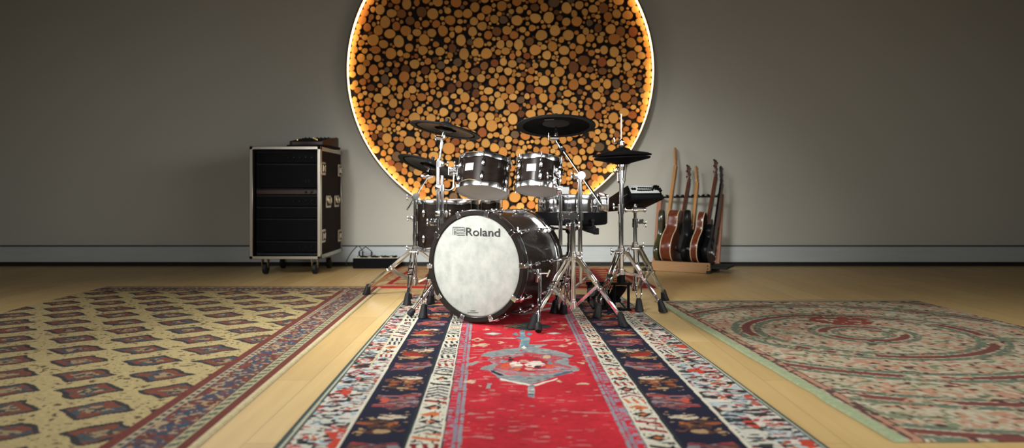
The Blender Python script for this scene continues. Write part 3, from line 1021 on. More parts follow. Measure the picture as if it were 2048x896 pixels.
def hoop_ring(m, R, z0, z1, lug_az, amp, up, n=120, t=0.004):
    """Chrome counter hoop with its free edge scalloped between the lugs."""
    vs, fs = [], []
    for k in range(n):
        a = 2 * math.pi * k / n
        near = min(abs((a - b + math.pi) % (2 * math.pi) - math.pi) for b in lug_az)
        span = math.pi / len(lug_az)
        w = min(1.0, near / span)
        dz = amp * (0.5 - 0.5 * math.cos(math.pi * w)) * (1 if not up else -1)
        zl, zh = (z0 - dz, z1) if not up else (z0, z1 - dz)
        if up:
            zl, zh = z0, z1 + amp * (0.5 - 0.5 * math.cos(math.pi * w))
        d = Vector((math.sin(a), -math.cos(a), 0))
        for (r, z) in ((R - t, zl), (R, zl), (R + .001, (zl + zh) / 2), (R, zh - .003), (R + .0035, zh), (R - t, zh)):
            vs.append(d * r + Vector((0, 0, z)))
    q = 6
    for k in range(n):
        j = (k + 1) % n
        for i in range(q):
            i2 = (i + 1) % q
            fs.append((k * q + i, j * q + i, j * q + i2, k * q + i2))
    m.add(vs, fs)


def tom(name, label, cat, group, c, axis, R, h, az0, nl, badge=None, bracket=None, legs=None, lower_head=True):
    RM = frame(axis, (1, 0, 0))
    T = TM(c, RM)
    root = thing(name, label, cat, (c[0], c[1], c[2] - h / 2), group)
    m = MB(T)
    m.lathe([(R - .008, -h / 2 + .012), (R, -h / 2 + .012), (R, h / 2 - .012), (R - .008, h / 2 - .012)], n=72, closed=True)
    m.build('shell', M['shell'], root)
    az = [az0 + 2 * math.pi * k / nl for k in range(nl)]
    hr = R + .007
    m = MB(T); hoop_ring(m, hr, h / 2 - .019, h / 2 + .004, az, .008, False); m.build('top_hoop', M['hoop_chrome'], root)
    m = MB(T); hoop_ring(m, hr, -h / 2 - .004, -h / 2 + .022, az, .009, True); m.build('bottom_hoop', M['hoop_chrome'], root)
    MB(T).lathe([(0, h / 2 - .004), (hr - .006, h / 2 - .006), (hr - .005, h / 2 - .012), (0, h / 2 - .008)], n=64).build('batter_head', M['head_mesh'], root)
    if lower_head:
        MB(T).lathe([(0, -h / 2 + .006), (hr - .006, -h / 2 + .006), (hr - .005, -h / 2 + .012), (0, -h / 2 + .010)], n=64).build('resonant_head', M['head_mesh'], root)
    lo = 0.030 if h < .25 else 0.055
    for k in range(nl):
        for s in (1, -1):
            d = Vector((math.sin(az[k]), -math.cos(az[k]), 0))
            m = MB(T)
            zc = s * (h / 2 - lo - .026)
            pod(m, d * (R + .009) + Vector((0, 0, zc)), Matrix.Identity(3))
            m.tube(d * (R + .011) + Vector((0, 0, zc)), d * (hr + .005) + Vector((0, 0, s * (h / 2 + .004))), .0028, n=8)
            m.tube(d * (hr + .005) + Vector((0, 0, s * (h / 2 - .010))), d * (hr + .005) + Vector((0, 0, s * (h / 2 + .009))), .0052, n=10)
            m.tube(d * (R - .002) + Vector((0, 0, zc)), d * (R + .006) + Vector((0, 0, zc)), .006, n=8)
            m.build('lug', M['chrome'], root)
    if badge:
        a, bz, bw, bh = badge
        vs, fs = [], []
        n = 8
        for i in range(n + 1):
            t = a + (i / n - .5) * bw / R
            for (r, z) in ((R + .0002, bz - bh / 2), (R + .0022, bz - bh / 2), (R + .0022, bz + bh / 2), (R + .0002, bz + bh / 2)):
                vs.append((math.sin(t) * r, -math.cos(t) * r, z))
        for i in range(n):
            for q in range(4):
                fs.append((i * 4 + q, i * 4 + 4 + q, i * 4 + 4 + (q + 1) % 4, i * 4 + (q + 1) % 4))
        fs += [(0, 1, 2, 3), (n * 4 + 3, n * 4 + 2, n * 4 + 1, n * 4)]
        b = MB(T).add(vs, fs).build('badge', M['badge'], root, 'silver rectangular badge')
        ln = MB(T)
        for zz, w in ((bz + bh * .16, .30), (bz - bh * .28, .70)):
            for i in range(6):
                t0 = a + (i / 6 - .5) * bw * w / R
                t1 = a + ((i + .75) / 6 - .5) * bw * w / R
                ln.add([(math.sin(t) * (R + .0026), -math.cos(t) * (R + .0026), z) for t in (t0, t1) for z in (zz - .0012, zz + .0012)], [(0, 2, 3, 1)])
        ln.build('badge_lettering', mat('badge_grey_print', (0.30, 0.30, 0.30), 0.5), b)
    if bracket:
        a, bz = bracket
        d = Vector((math.sin(a), -math.cos(a), 0))
        tt = Vector((math.cos(a), math.sin(a), 0))
        Rb = Matrix((tt, d, Vector((0, 0, 1)))).transposed()
        m = MB(T)
        m.box(d * (R + .006) + Vector((0, 0, bz)), (.052, .012, .078), Rb, .004)
        m.box(d * (R + .026) + Vector((0, 0, bz)), (.030, .034, .044), Rb, .006, 2)
        m.tube(d * (R + .026) + tt * -.030 + Vector((0, 0, bz + .004)), d * (R + .026) + tt * .034 + Vector((0, 0, bz + .004)), .011, n=14)
        m.tube(d * (R + .030) + Vector((0, 0, bz - .034)), d * (R + .030) + Vector((0, 0, bz + .030)), .009, n=12)
        for s in (-1, 1):
            m.ball(d * (R + .012) + tt * s * .019 + Vector((0, 0, bz + s * .03)), .006)
            m.bar(d * (R + .026) + tt * s * .036 + Vector((0, 0, bz - .012)), d * (R + .026) + tt * s * .036 + Vector((0, 0, bz + .018)), .005, .012, d)
        m.build('mounting_bracket', M['chrome'], root)
    if legs:
        for a in legs:
            d = Vector((math.sin(a), -math.cos(a), 0))
            m = MB(T)
            m.box(d * (R + .016) + Vector((0, 0, -h / 2 + .085)), (.034, .034, .05), frame((0, 0, 1), (math.cos(a), math.sin(a), 0)), .005)
            m.ball(d * (R + .016) + Vector((math.cos(a), math.sin(a), 0)) * .026 + Vector((0, 0, -h / 2 + .085)), .012, (1, .5, 1))
            m.build('leg_bracket', M['chrome'], root)
            top = d * (R + .020)
            m = MB(T)
            m.rod([top + Vector((0, 0, -h / 2 + .16)), top + Vector((0, 0, -h / 2 - .06)), d * (R + .034) + Vector((0, 0, -h / 2 - .11)), d * (R + .050) + Vector((0, 0, -c[2] + .035))], .0055, 10)
            lg = m.build('leg', M['chrome'], root)
            MB(T).lathe([(.010, .034), (.013, .028), (.016, .004), (.014, 0), (0, 0)], d * (R + .051) + Vector((0, 0, -c[2] + .008)), n=16).build('rubber_foot', M['rubber'], lg)
    return root


def toms():
    c = P(968, 353.5, 4.22)
    tom('tom_drum', 'larger dark walnut tom with a silver badge, left one above the bass drum', 'tom drum', 'rack toms', c,
        (0.092, 0.29, 0.95),   .151, .194, math.radians(-1), 6, (math.radians(-33), .012, .057, .044), (math.radians(-92), .02))
    c = P(1077, 351, 4.10)
    tom('tom_drum', 'smaller dark walnut tom with a silver badge, right one above the bass drum', 'tom drum', 'rack toms', c,
        (0.075, 0.25, 0.965), .127, .180, math.radians(3), 6, (math.radians(-21), .010, .055, .042), (math.radians(48), .000))
    z0, z1 = .327, .655
    c = P(897, 400, 4.75)
    tom('floor_tom', 'dark walnut floor tom beside the leftmost cymbal stand, front one of two', 'floor tom', 'floor toms', (c.x, c.y, (z0 + z1) / 2),
        (0, 0.0, 1), .205, z1 - z0, math.radians(2), 8, None, None, [math.radians(-75), math.radians(-15 + 60), math.radians(175)])
    c = P(952, 400, 5.17)
    tom('floor_tom', 'dark walnut floor tom standing behind the other floor tom, mostly hidden', 'floor tom', 'floor toms', (c.x, c.y, (z0 + z1) / 2),
        (0, 0.0, 1), .180, z1 - z0, math.radians(8), 8, None, None, [math.radians(-60), math.radians(60), math.radians(180)])


toms()


# bass drum -----------------------------------------------------------
def text_mesh(body, extrude=0.0006, offset=0.012):
    cu = bpy.data.curves.new('lettering', 'FONT')
    cu.body = body
    cu.size = 1.0
    cu.extrude = 0.0
    cu.offset = offset
    ob = bpy.data.objects.new('lettering', cu)
    C.objects.link(ob)
    dg = bpy.context.evaluated_depsgraph_get()
    dg.update()
    me = bpy.data.meshes.new_from_object(ob.evaluated_get(dg))
    vs = [v.co.copy() for v in me.vertices]
    fs = [tuple(p.vertices) for p in me.polygons]
    bpy.data.objects.remove(ob)
    bpy.data.meshes.remove(me)
    bpy.data.curves.remove(cu)
    return vs, fs


YAW = math.radians(29)
BD_C = P(949, 532, 3.80)
BD_AX = Vector((math.sin(YAW), math.cos(YAW), -0.012)).normalized()      # front to back
BD_R = frame(BD_AX, (math.cos(YAW), -math.sin(YAW), 0))                  # columns: right, down, back
BD_T = TM(BD_C, BD_R)


def bass_drum():
    root = thing('bass_drum', 'large dark walnut bass drum with a white branded front head', 'bass drum', (BD_C.x, BD_C.y, 0))
    ro, L = 0.300, 0.475
    MB(BD_T).lathe([(.276, .035), (.284, .035), (.284, L - .035), (.276, L - .035)], n=112, closed=True).build('shell', M['kick_shell'], root, 'glossy dark walnut shell')
    prof = [(.272, .001), (.275, -.002), (.296, -.002), (.300, .002), (.300, .040), (.297, .043), (.275, .043), (.272, .040)]
    MB(BD_T).lathe(prof, n=128, closed=True).build('front_hoop', M['hoop'], root)
    MB(BD_T).lathe([(r, L - z) for r, z in prof], n=128, closed=True).build('rear_hoop', M['hoop'], root)
    MB(BD_T).lathe([(.284, .0435), (.2985, .0435), (.2985, .050), (.290, .0515), (.284, .0515)], n=128, closed=True).build('front_rim', M['chrome'], root)
    MB(BD_T).lathe([(.284, L - .074), (.296, L - .074), (.2995, L - .068), (.2995, L - .0435), (.284, L - .0435)], n=128, closed=True).build('rear_rim', M['chrome'], root)
    head = MB(BD_T).lathe([(0, .004), (.150, .005), (.262, .006), (.271, .010), (.273, .016), (.262, .016), (0, .016)], n=112).build('front_head', M['head'], root, 'white mottled front head', ang=60)
    MB(BD_T).lathe([(0, L - .016), (.273, L - .016), (.271, L - .008), (0, L - .006)], n=96).build('rear_head', M['pad'], root)

    n = -(BD_R @ Vector((0, 0, 1)))
    pl = BD_C + n * -0.003
    inv = BD_R.transposed()

    def on(x, y):
        d = Vector(((x - CX) / F, 1, -(y - HOR) / F))
        o = Vector((0, 0, H))
        t = (pl - o).dot(n) / d.dot(n)
        q = inv @ (o + d * t - BD_C)
        return q.x, -q.y                                   # right, up on the head

    def flat(m, pts, w, z=0.0020):
        """Open flat stroke through head points."""
        pts = [Vector((p[0], p[1])) for p in pts]
        vs = []
        for i, p in enumerate(pts):
            t0 = (p - pts[i - 1]).normalized() if i else (pts[1] - p).normalized()
            t1 = (pts[i + 1] - p).normalized() if i < len(pts) - 1 else t0
            nn = Vector((-(t0 + t1).y, (t0 + t1).x)).normalized()
            k = 1 / max(0.5, nn.dot(Vector((-t0.y, t0.x))))
            for s in (1, -1):
                q = p + nn * s * w * k / 2
                vs.append((q.x, -q.y, z))
        m.add(vs, [(2 * i, 2 * i + 1, 2 * i + 3, 2 * i + 2) for i in range(len(pts) - 1)])
    k = 2048 / 120

    def lp(l):
        return [on(895 + x / k, 440 + y / k) for x, y in l]
    lg = MB(BD_T)
    flat(lg, lp([(183, 520), (186, 245), (530, 250), (572, 262), (592, 300), (592, 355), (578, 395), (545, 415), (345, 407), (315, 412), (298, 430), (300, 452), (320, 462), (590, 468)]), .0026)
    flat(lg, lp([(236, 520), (240, 297), (545, 320), (540, 362), (345, 350), (290, 368), (260, 405), (258, 455), (275, 495), (310, 512), (592, 522)]), .0026)
    lg.build('logo_mark', M['ink'], head, 'black outlined angular emblem', flip=False)
    vs, fs = text_mesh('Roland', offset=0.010)
    xs, ys = [v.x for v in vs], [v.y for v in vs]
    h_cap = max(ys)
    u0, v0 = on(932.0, 470.9)
    u1, v1 = on(1000.0, 473.0)
    _, vt = on(934, 455.2)
    sx = (u1 - u0) / (max(xs) - min(xs))
    sy = (vt - v0) / h_cap
    m = MB(BD_T)
    m.add([(u0 + (v.x - min(xs)) * sx, -(v0 + v.y * sy + (v1 - v0) * 0.0), 0.0018) for v in vs], fs)
    m.build('logo_lettering', M['ink'], head, 'black brand lettering', flip=False)
    sm = MB(BD_T)
    for (x0, x1, y, step) in ((941, 951, 621.6, 2.3), (935, 957, 625.3, 2.6)):
        x = x0
        while x < x1:
            a, b = on(x, y), on(min(x + step * .8, x1), y)
            flat(sm, [a, b], .0028)
            x += step
    sm.build('fine_print', M['ink'], head, flip=False)
    # claws with tension rods and shell lugs
    for a in range(10):
        for front in (True, False):
            t = math.radians((75 if front else 75) + 36 * a)
            d = Vector((math.cos(t), -math.sin(t), 0))
            tt = Vector((math.sin(t), math.cos(t), 0))
            s = 1 if front else -1
            zz = (lambda q: q) if front else (lambda q: L - q)
            Rb = Matrix((tt, d, tt.cross(d))).transposed()
            m = MB(BD_T)
            m.box(d * .304 + Vector((0, 0, zz(.022))), (.026, .007, .058), Rb, .002)
            m.box(d * .290 + Vector((0, 0, zz(-.005))), (.026, .034, .006), Rb, .002)
            m.box(d * .304 + Vector((0, 0, zz(.054))), (.022, .022, .016), Rb, .003)
            m.tube(d * .306 + Vector((0, 0, zz(.040))), d * .306 + Vector((0, 0, zz(.150))), .0034, n=8)
            m.tube(d * .306 + Vector((0, 0, zz(.048))), d * .306 + Vector((0, 0, zz(.068))), .008, n=10)
            m.tube(d * .306 + tt * -.020 + Vector((0, 0, zz(.066))), d * .306 + tt * .020 + Vector((0, 0, zz(.066))), .0042, n=8)
            cl = m.build('claw', M['chrome'], root)
            m = MB(BD_T)
            pod(m, d * .300 + Vector((0, 0, zz(.150))), Matrix.Identity(3), .056, .011)
            m.tube(d * .282 + Vector((0, 0, zz(.150))), d * .298 + Vector((0, 0, zz(.150))), .007, n=10)
            m.build('lug', M['chrome'], root)
    # spurs
    for (top, foot, ft) in ((Vector((.150, 3.815, .265)), G(1077, 668), 1), (Vector((-.392, 4.06, .265)), G(823, 636), 0)):
        foot = foot + Vector((0, 0, .034))
        d = (foot - top).normalized()
        m = MB()
        m.box(top + Vector((-.012 if ft else .02, 0, .0)), (.030, .040, .075), Matrix.Rotation(-YAW, 3, 'Z'), .008, 2)
        m.tube(top - d * .02, top + d * .20, .0095, n=14)
        m.tube(top + d * .165, top + d * .20, .013, n=14)
        m.tube(top + d * .19, foot, .0065, n=12)
        m.tube(top + Vector((-.03, -.01, .012)), top + Vector((.040, -.01, .012)), .006, n=10)
        m.bar(top + Vector((.036, -.01, -.006)), top + Vector((.052, -.01, .030)), .008, .004)
        m.tube(foot - d * .018, foot - d * .002, .010, n=14)
        sp = m.build('spur', M['chrome'], root)
        MB().lathe([(0.006, .022), (.016, .018), (.0185, .004), (.019, -.014), (.015, -.024), (0, -.026)], foot, frame(-d), 20).build('rubber_foot', M['rubber'], sp)
    return root


bass_drum()


def snare():
    c = P(1138, 390, 4.36)
    zt = c.z
    root = thing('snare_drum', 'chrome snare drum with a wide black lower housing behind the centre stand', 'snare drum', (c.x, c.y, .50))
    T = TM((c.x, c.y, 0))
    MB(T).lathe([(.172, .585), (.178, .588), (.179, .60), (.177, .64), (.179, zt - .016), (.178, zt - .012), (.172, zt - .012)], n=80, closed=True).build('shell', M['chrome'], root, 'mirror chrome shell')
    az = [math.radians(12 + 45 * k) for k in range(8)]
    m = MB(T); hoop_ring(m, .187, zt - .024, zt + .003, az, .004, False); m.build('hoop', M['hoop_chrome'], root)
    MB(T).lathe([(0, zt - .004), (.182, zt - .006), (.182, zt - .012), (0, zt - .012)], n=64).build('batter_head', M['head_mesh'], root)
    for a in az:
        d = Vector((math.sin(a), -math.cos(a), 0))
        m = MB(T)
        m.tube(d * .190 + Vector((0, 0, .592)), d * .190 + Vector((0, 0, zt - .030)), .0062, n=12)
        m.tube(d * .176 + Vector((0, 0, .625)), d * .192 + Vector((0, 0, .625)), .008, n=10)
        m.tube(d * .190 + Vector((0, 0, zt - .034)), d * .190 + Vector((0, 0, zt + .008)), .004, n=8)
        m.build('lug', M['chrome'], root)
    off = .012
    MB(TM((c.x + off, c.y, 0))).lathe([(0, .514), (.195, .513), (.214, .516), (.221, .524), (.221, .585), (.217, .591), (.170, .592), (0, .590)], n=80).build('lower_housing', M['plastic'], root, 'black lower housing')
    m = MB()
    q = Vector((c.x + .206, c.y - .06, 0))
    m.box(q + Vector((0, 0, .636)), (.050, .055, .088), None, .005, 2)
    for i in range(5):
        m.box(q + Vector((-.018 + .009 * i, -.029, .630)), (.0045, .006, .062), None, .0015)
    m.box(q + Vector((-.004, 0, .690)), (.060, .045, .030), Matrix.Rotation(.35, 3, 'Y'), .01, 2)
    m.build('strainer', M['chrome'], root)
    m = MB()
    m.box(Vector((c.x + .11, c.y - .12, .495)), (.075, .07, .05), Matrix.Rotation(.3, 3, 'Y'), .012, 2)
    m.box(Vector((c.x + .15, c.y - .13, .478)), (.035, .012, .04), None, .004)
    m.build('sensor_box', M['rubber'], root)
    return Vector((c.x, c.y, 0))


SN = snare()


# ------------------------------------------------------------------ cymbal pads
def cymbal(name, label, c, nrm, R, plate=True, housing=None, logo=False, xh=(1, 0, 0)):
    RM = frame(nrm, xh)
    T = TM(c, RM)
    root = thing(name, label, 'cymbal pad', tuple(c), 'electronic cymbal pads')
    bow = R * .085
    top = [(R, -.0035), (R - .002, 0), (R * .88, bow * .22), (R * .6, bow * .62), (R * .28, bow), (R * .24, bow + .012), (R * .13, bow + .024), (.012, bow + .028)]
    bot = [(.012, bow + .018), (R * .2, bow + .006), (R * .26, bow - .006), (R * .6, bow * .62 - .008), (R * .88, bow * .22 - .006), (R - .002, -.007)]
    MB(T).lathe(top + bot, n=96, closed=True).build('rubber_pad', M['pad'], root, ang=60)
    MB(T).lathe([(R * .86, bow * .22 - .004), (R + .002, -.002), (R + .003, -.005), (R + .001, -.009), (R * .86, bow * .20 - .010)], n=96, closed=True).build('edge_band', M['pad_edge'], root)
    if plate:
        MB(T).lathe([(R * .32, bow * .9 - .010), (R * .80, bow * .32 - .008), (R * .80, bow * .32 - .011), (R * .32, bow * .9 - .014)], n=80, closed=True).build('underside_plate', M['pad_plate'], root, 'glossy brown underside plate')
    hr = housing or R * .20
    hz = .030 if plate else .010
    MB(T).lathe([(.008, bow - hz), (hr * .85, bow - hz + .001), (hr, bow - hz + .005), (hr, bow - .002), (.008, bow + .004)], n=48).build('sensor_housing', M['gloss'] if plate else M['rubber'], root)
    MB(T).lathe([(0, bow + .052), (.011, bow + .050), (.013, bow + .040), (.011, bow + .028), (.016, bow + .026), (.016, bow + .018), (0, bow + .018)], n=18).build('wing_nut', M['rubber'], root)
    if logo:
        m = MB(T)
        for i in range(7):
            x = -R * .30 + i * R * .034
            y = -R * .44
            r = math.hypot(x, y)
            z = np.interp(r, [R * .26, R * .6, R * .88], [bow - .006, bow * .62 - .008, bow * .22 - .006]) - .0022
            m.box((x, y, z), (R * .026, R * .030, .0012))
        m.build('white_marking', M['white'], root, 'small white marking on the underside')
    return root


CR_L = P(891, 259, 4.20)
cymbal('cymbal_pad', 'black cymbal tilted down to the right, above the left tom', CR_L, (0.19, 0.095, 0.97), .209)
CY_L = P(860, 333, 4.80)
cymbal('cymbal_pad', 'black cymbal hanging lowest at left, behind the twin chrome poles', CY_L, (0.30, 0.20, 0.93), .222)
CR_R = P(1112, 251, 4.0)
cymbal('cymbal_pad', 'largest black cymbal, level and centred above the right tom', CR_R, (0.0, 0.19, 0.98), .219, False, .088, True)


def hihat():
    c = P(1244, 310, 4.25)
    root = thing('hi_hat_pad', 'pair of black hi-hat cymbals clamped together on the slim rod at right', 'hi-hat', tuple(c), 'electronic cymbal pads')
    T = TM(c, frame((-0.035, 0.0, 1)))
    R = .174
    MB(T).lathe([(R, -.006), (R + .001, .000), (R * .9, .008), (R * .55, .019), (R * .32, .026), (R * .26, .036), (R * .14, .044), (.014, .046), (.014, .030), (R * .3, .012), (R * .9, -.004)], n=96, closed=True).build('top_cymbal', M['pad'], root)
    MB(T).lathe([(R * .955, -.014), (R * .965, -.020), (R * .93, -.026), (R * .55, -.040), (R * .30, -.050), (R * .22, -.056), (.014, -.058), (.014, -.040), (R * .3, -.022)], n=96, closed=True).build('bottom_cymbal', M['pad'], root)
    MB(T).lathe([(0.006, .058), (.017, .056), (.019, .046), (.006, .045)], n=20).build('felt', M['rubber'], root)
    m = MB(T)
    m.lathe([(0.005, .059), (.011, .059), (.011, .092), (.008, .096), (.005, .096)], n=18)
    m.tube((0, 0, .078), (-.040, -.004, .078), .006, n=10)
    m.box((-.044, -.004, .084), (.008, .010, .044), None, .003, 2)
    m.tube((-.004, 0, .078), (.014, -.006, .078), .008, n=10)
    m.build('clutch', M['chrome'], root)
    return c


HH = hihat()


# ------------------------------------------------------------------ stands
def clamp(m, c, w=.034, h=.030, side=-1, d=.030):
    """Hinged collar with a wing screw to one side."""
    c = Vector(c)
    m.tube(c - Vector((0, 0, h / 2)), c + Vector((0, 0, h / 2)), w / 2, n=16)
    m.box(c + Vector((side * w * .55, -.004, 0)), (w * .55, .020, h * .8), None, .004, 2)
    e = c + Vector((side * (w * .5 + d), -.006, 0))
    m.tube(c, e, .0042, n=8)
    m.ball(e + Vector((0, 0, .009)), .009, (.45, .7, 1.1))
    m.ball(e + Vector((0, 0, -.009)), .009, (.45, .7, 1.1))


def tri_leg(root, pole, zh, zc, foot, style='flat', foot_h=.066):
    foot = Vector(foot)
    pole = Vector((pole[0], pole[1], 0))
    out = Vector((foot.x - pole.x, foot.y - pole.y, 0)).normalized()
    side = Vector((-out.y, out.x, 0))
    top = pole + out * .034 + Vector((0, 0, zh))
    col = pole + out * .024 + Vector((0, 0, zc))
    ft = foot - out * .012 + Vector((0, 0, foot_h))
    d = (ft - top).normalized()
    kn = top + (ft - top) * .48
    m = MB()
    if style == 'flat':
        for s in (-1, 1):
            m.bar(top + side * s * .015, kn + side * s * .015, .0095, .019, side, .002)
            m.bar(kn - d * .02 + side * s * .013, ft + side * s * .005, .0085, .017, side, .002)
            m.bar(kn + side * s * .020, col + side * s * .012, .0035, .013, side)
        m.bar(kn - d * .030, kn - d * .012, .044, .020, side, .003)
        m.bar(kn + d * .012, kn + d * .030, .044, .020, side, .003)
        m.bar(ft - d * .05, ft + d * .012, .022, .016, side, .003)
        m.tube(top - side * .024, top + side * .024, .010, n=10)
    else:
        b = foot + Vector((0, 0, foot_h))
        for s in (-1, 1):
            m.bar(top + side * s * .013, kn + side * s * .013, .008, .016, side, .002)
            m.bar(kn + side * s * .018, col + side * s * .010, .0035, .012, side)
        m.bar(kn - d * .022, kn + d * .016, .038, .018, side, .003)
        m.rod([kn + side * .014, kn + side * .017 + (ft - kn) * .3, ft + side * .015 + Vector((0, 0, .05)), ft + side * .010 + Vector((0, 0, .012)), b,
               ft - side * .010 + Vector((0, 0, .012)), ft - side * .015 + Vector((0, 0, .05)), kn - side * .017 + (ft - kn) * .3, kn - side * .014], .0042, 8, 5)
        m.tube(top - side * .022, top + side * .022, .009, n=10)
    lg = m.build('leg', M['chrome'], root)
    ax = (Vector((0, 0, 1)) - out * .35)
    MB().lathe([(0, foot_h + .010), (.012, foot_h + .010), (.016, foot_h), (.021, .030), (.026, .008), (.025, 0.003), (.022, .001), (0, .001)], foot + Vector((0, 0, .007)) + out * .012, frame(ax).copy() if False else Matrix(((1, 0, -out.x * .30), (0, 1, -out.y * .30), (0, 0, 1))), 16, wob=lambda a: 1 + .06 * math.cos(4 * a)).build('rubber_foot', M['rubber'], lg)
    return lg


def hub(m, x, y, z, r=.024):
    m.tube((x, y, z - .020), (x, y, z + .016), r, n=18)
    m.tube((x, y, z + .016), (x, y, z + .030), r * .8, n=18)


def wing(m, c, d, ln=.034):
    c, d = Vector(c), Vector(d).normalized()
    m.tube(c, c + d * ln, .0042, n=8)
    e = c + d * ln
    for s in (-1, 1):
        m.ball(e + Vector((0, 0, s * .010)), .010, (.5, .6, 1.15))


def third(pole, a, b):
    return Vector((pole.x * 3 - a.x - b.x, pole.y * 3 - a.y - b.y, 0))


def low_cymbal_stand():
    p = P(830, 500, 4.66)
    x, y = p.x, p.y
    Z = lambda py: H - (py - HOR) * y / F
    root = thing('cymbal_stand', 'leftmost chrome boom stand, beside the floor tom, holding the lowest cymbal', 'cymbal stand', (x, y, 0), 'chrome hardware stands')
    MB().tube((x, y, .10), (x, y, Z(437)), .0125, n=18).build('lower_tube', M['chrome'], root)
    MB().tube((x, y, Z(440)), (x, y, Z(394)), .0098, n=16).build('upper_tube', M['chrome'], root)
    m = MB(); clamp(m, (x, y, Z(437)), .034, .034, -1, .028); m.build('collar', M['chrome'], root)
    m = MB(); hub(m, x, y, .13, .02); m.build('lower_collar', M['chrome'], root); m = MB(); hub(m, x, y, Z(503)); wing(m, (x - .02, y, Z(500)), (-1, -.2, 0.3)); m.build('hub', M['chrome'], root)
    a, b = G(735, 592), G(815, 612)
    for f in (a, b, third(Vector((x, y, 0)), a, b)):
        tri_leg(root, (x, y), Z(503), .125, f)
    cl = P(833, 392, y)
    m = MB()
    m.tube(cl + Vector((0, .018, 0)), cl + Vector((0, -.022, 0)), .021, n=18)
    m.tube((x, y, Z(408)), (x, y, Z(388)), .015, n=16)
    wing(m, cl + Vector((-.01, -.01, .004)), (-1, -.2, -.25), .05)
    m.build('boom_clamp', M['chrome'], root)
    e = P(857, 352, 4.74)
    m = MB(); m.tube(P(814, 420, y - .03), e, .0055, n=12); m.build('boom_arm', M['chrome'], root)
    nrm = Vector((0.30, 0.20, 0.93)).normalized()
    m = MB()
    m.ball(e, .020, (1, 1, 1)); m.tube(e + Vector((-.03, -.01, 0)), e + Vector((.03, .0, 0)), .010, n=12)
    m.box(e + Vector((-.040, -.012, .002)), (.022, .010, .020), None, .004)
    m.tube(e, CY_L + nrm * .030, .0050, n=10)
    m.tube(CY_L - nrm * .036, CY_L - nrm * .014, .012, n=12)
    m.build('tilter', M['chrome'], root)


low_cymbal_stand()


def tom_stand():
    p = P(876, 500, 4.22)
    x, y = p.x, p.y
    Z = lambda py: H - (py - HOR) * y / F
    root = thing('cymbal_stand', 'chrome twin-pole stand left of the bass drum, holding a cymbal and the left tom', 'cymbal stand', (x, y, 0), 'chrome hardware stands')
    MB().tube((x, y, .08), (x, y, Z(424)), .0140, n=18).build('lower_tube', M['chrome'], root)
    MB().tube((x, y, Z(428)), (x, y, Z(330)), .0108, n=16).build('upper_tube', M['chrome'], root)
    m = MB(); hub(m, x, y, .11, .021); m.build('lower_collar', M['chrome'], root); m = MB(); hub(m, x, y, .36); m.build('hub', M['chrome'], root)
    f0 = G(847, 638)
    r0 = Vector((f0.x - x, f0.y - y, 0))
    for k, d in enumerate((r0, Vector((.13, .11, 0)), Vector((-.07, .24, 0)))):
        tri_leg(root, (x, y), .36, .105, Vector((x, y, 0)) + d, 'loop' if k == 0 else 'flat')
    x2 = P(884, 0, y - .01).x
    MB().tube((x2 + .002, y - .012, Z(447)), (x2 + .002, y - .012, Z(351)), .0092, n=14).build('arm_tube', M['chrome'], root)
    for py in (427, 376):
        m = MB()
        m.box(((x + x2) / 2, y - .006, Z(py)), (.058, .034, .030), None, .006, 2)
        m.tube((x, y, Z(py) - .020), (x, y, Z(py) + .020), .018, n=14)
        m.tube((x2, y - .012, Z(py) - .018), (x2, y - .012, Z(py) + .018), .016, n=14)
        if py == 427:
            wing(m, (x2, y - .02, Z(427)), (1, -.2, .1), .05)
        m.build('multi_clamp', M['chrome'], root)
    m = MB()
    wing(m, (x - .01, y - .02, Z(444)), (-1, -.1, 0), .05)
    m.box((x - .03, y - .01, Z(444)), (.035, .03, .04), None, .006)
    m.tube((x, y, Z(444) - .018), (x, y, Z(444) + .018), .018, n=14)
    m.build('collar', M['chrome'], root)
    m = MB()
    m.rod([P(884, 377, y - .012), P(895, 380, y - .012), P(903, 379, y - .012), P(907, 373, y - .01), P(908, 345, y - .005)], .0062, 12, 4)
    m.build('tom_arm', M['chrome'], root)
    m = MB()
    m.box(P(903, 343, y), (.026, .030, .050), None, .006, 2)
    m.tube(P(899, 334, y), P(899, 350, y), .010, n=12)
    m.tube(P(899, 342, y - .012), P(913, 342, y - .012), .008, n=10)
    wing(m, P(910, 335, y), (0, -.3, 1), .02)
    m.build('tom_clamp', M['chrome'], root)
    m = MB()
    clamp(m, P(878, 328, y), .038, .036, 1, .034)
    m.tube(P(876, 334, y), P(879, 318, y), .014, n=14)
    m.build('top_clamp', M['chrome'], root)
    m = MB(); m.tube(P(878, 326, y), P(883.5, 292, y), .0058, n=12); m.build('boom_arm', M['chrome'], root)
    n = Vector((0.19, 0.095, 0.97)).normalized()
    m = MB()
    m.tube(P(882.5, 298, y), P(884, 284, y), .0105, n=14)
    e = P(883, 277, y)
    m.tube(e + Vector((-.030, -.004, .004)), e + Vector((.016, .0, 0)), .011, n=12)
    m.tube(e, P(884, 284, y), .010, n=12)
    wing(m, e, (-1, -.3, .1), .035)
    m.tube(e, CR_L + n * .030, .0050, n=10)
    m.tube(CR_L - n * .050, CR_L - n * .014, .010, n=12)
    m.build('tilter', M['chrome'], root)


tom_stand()


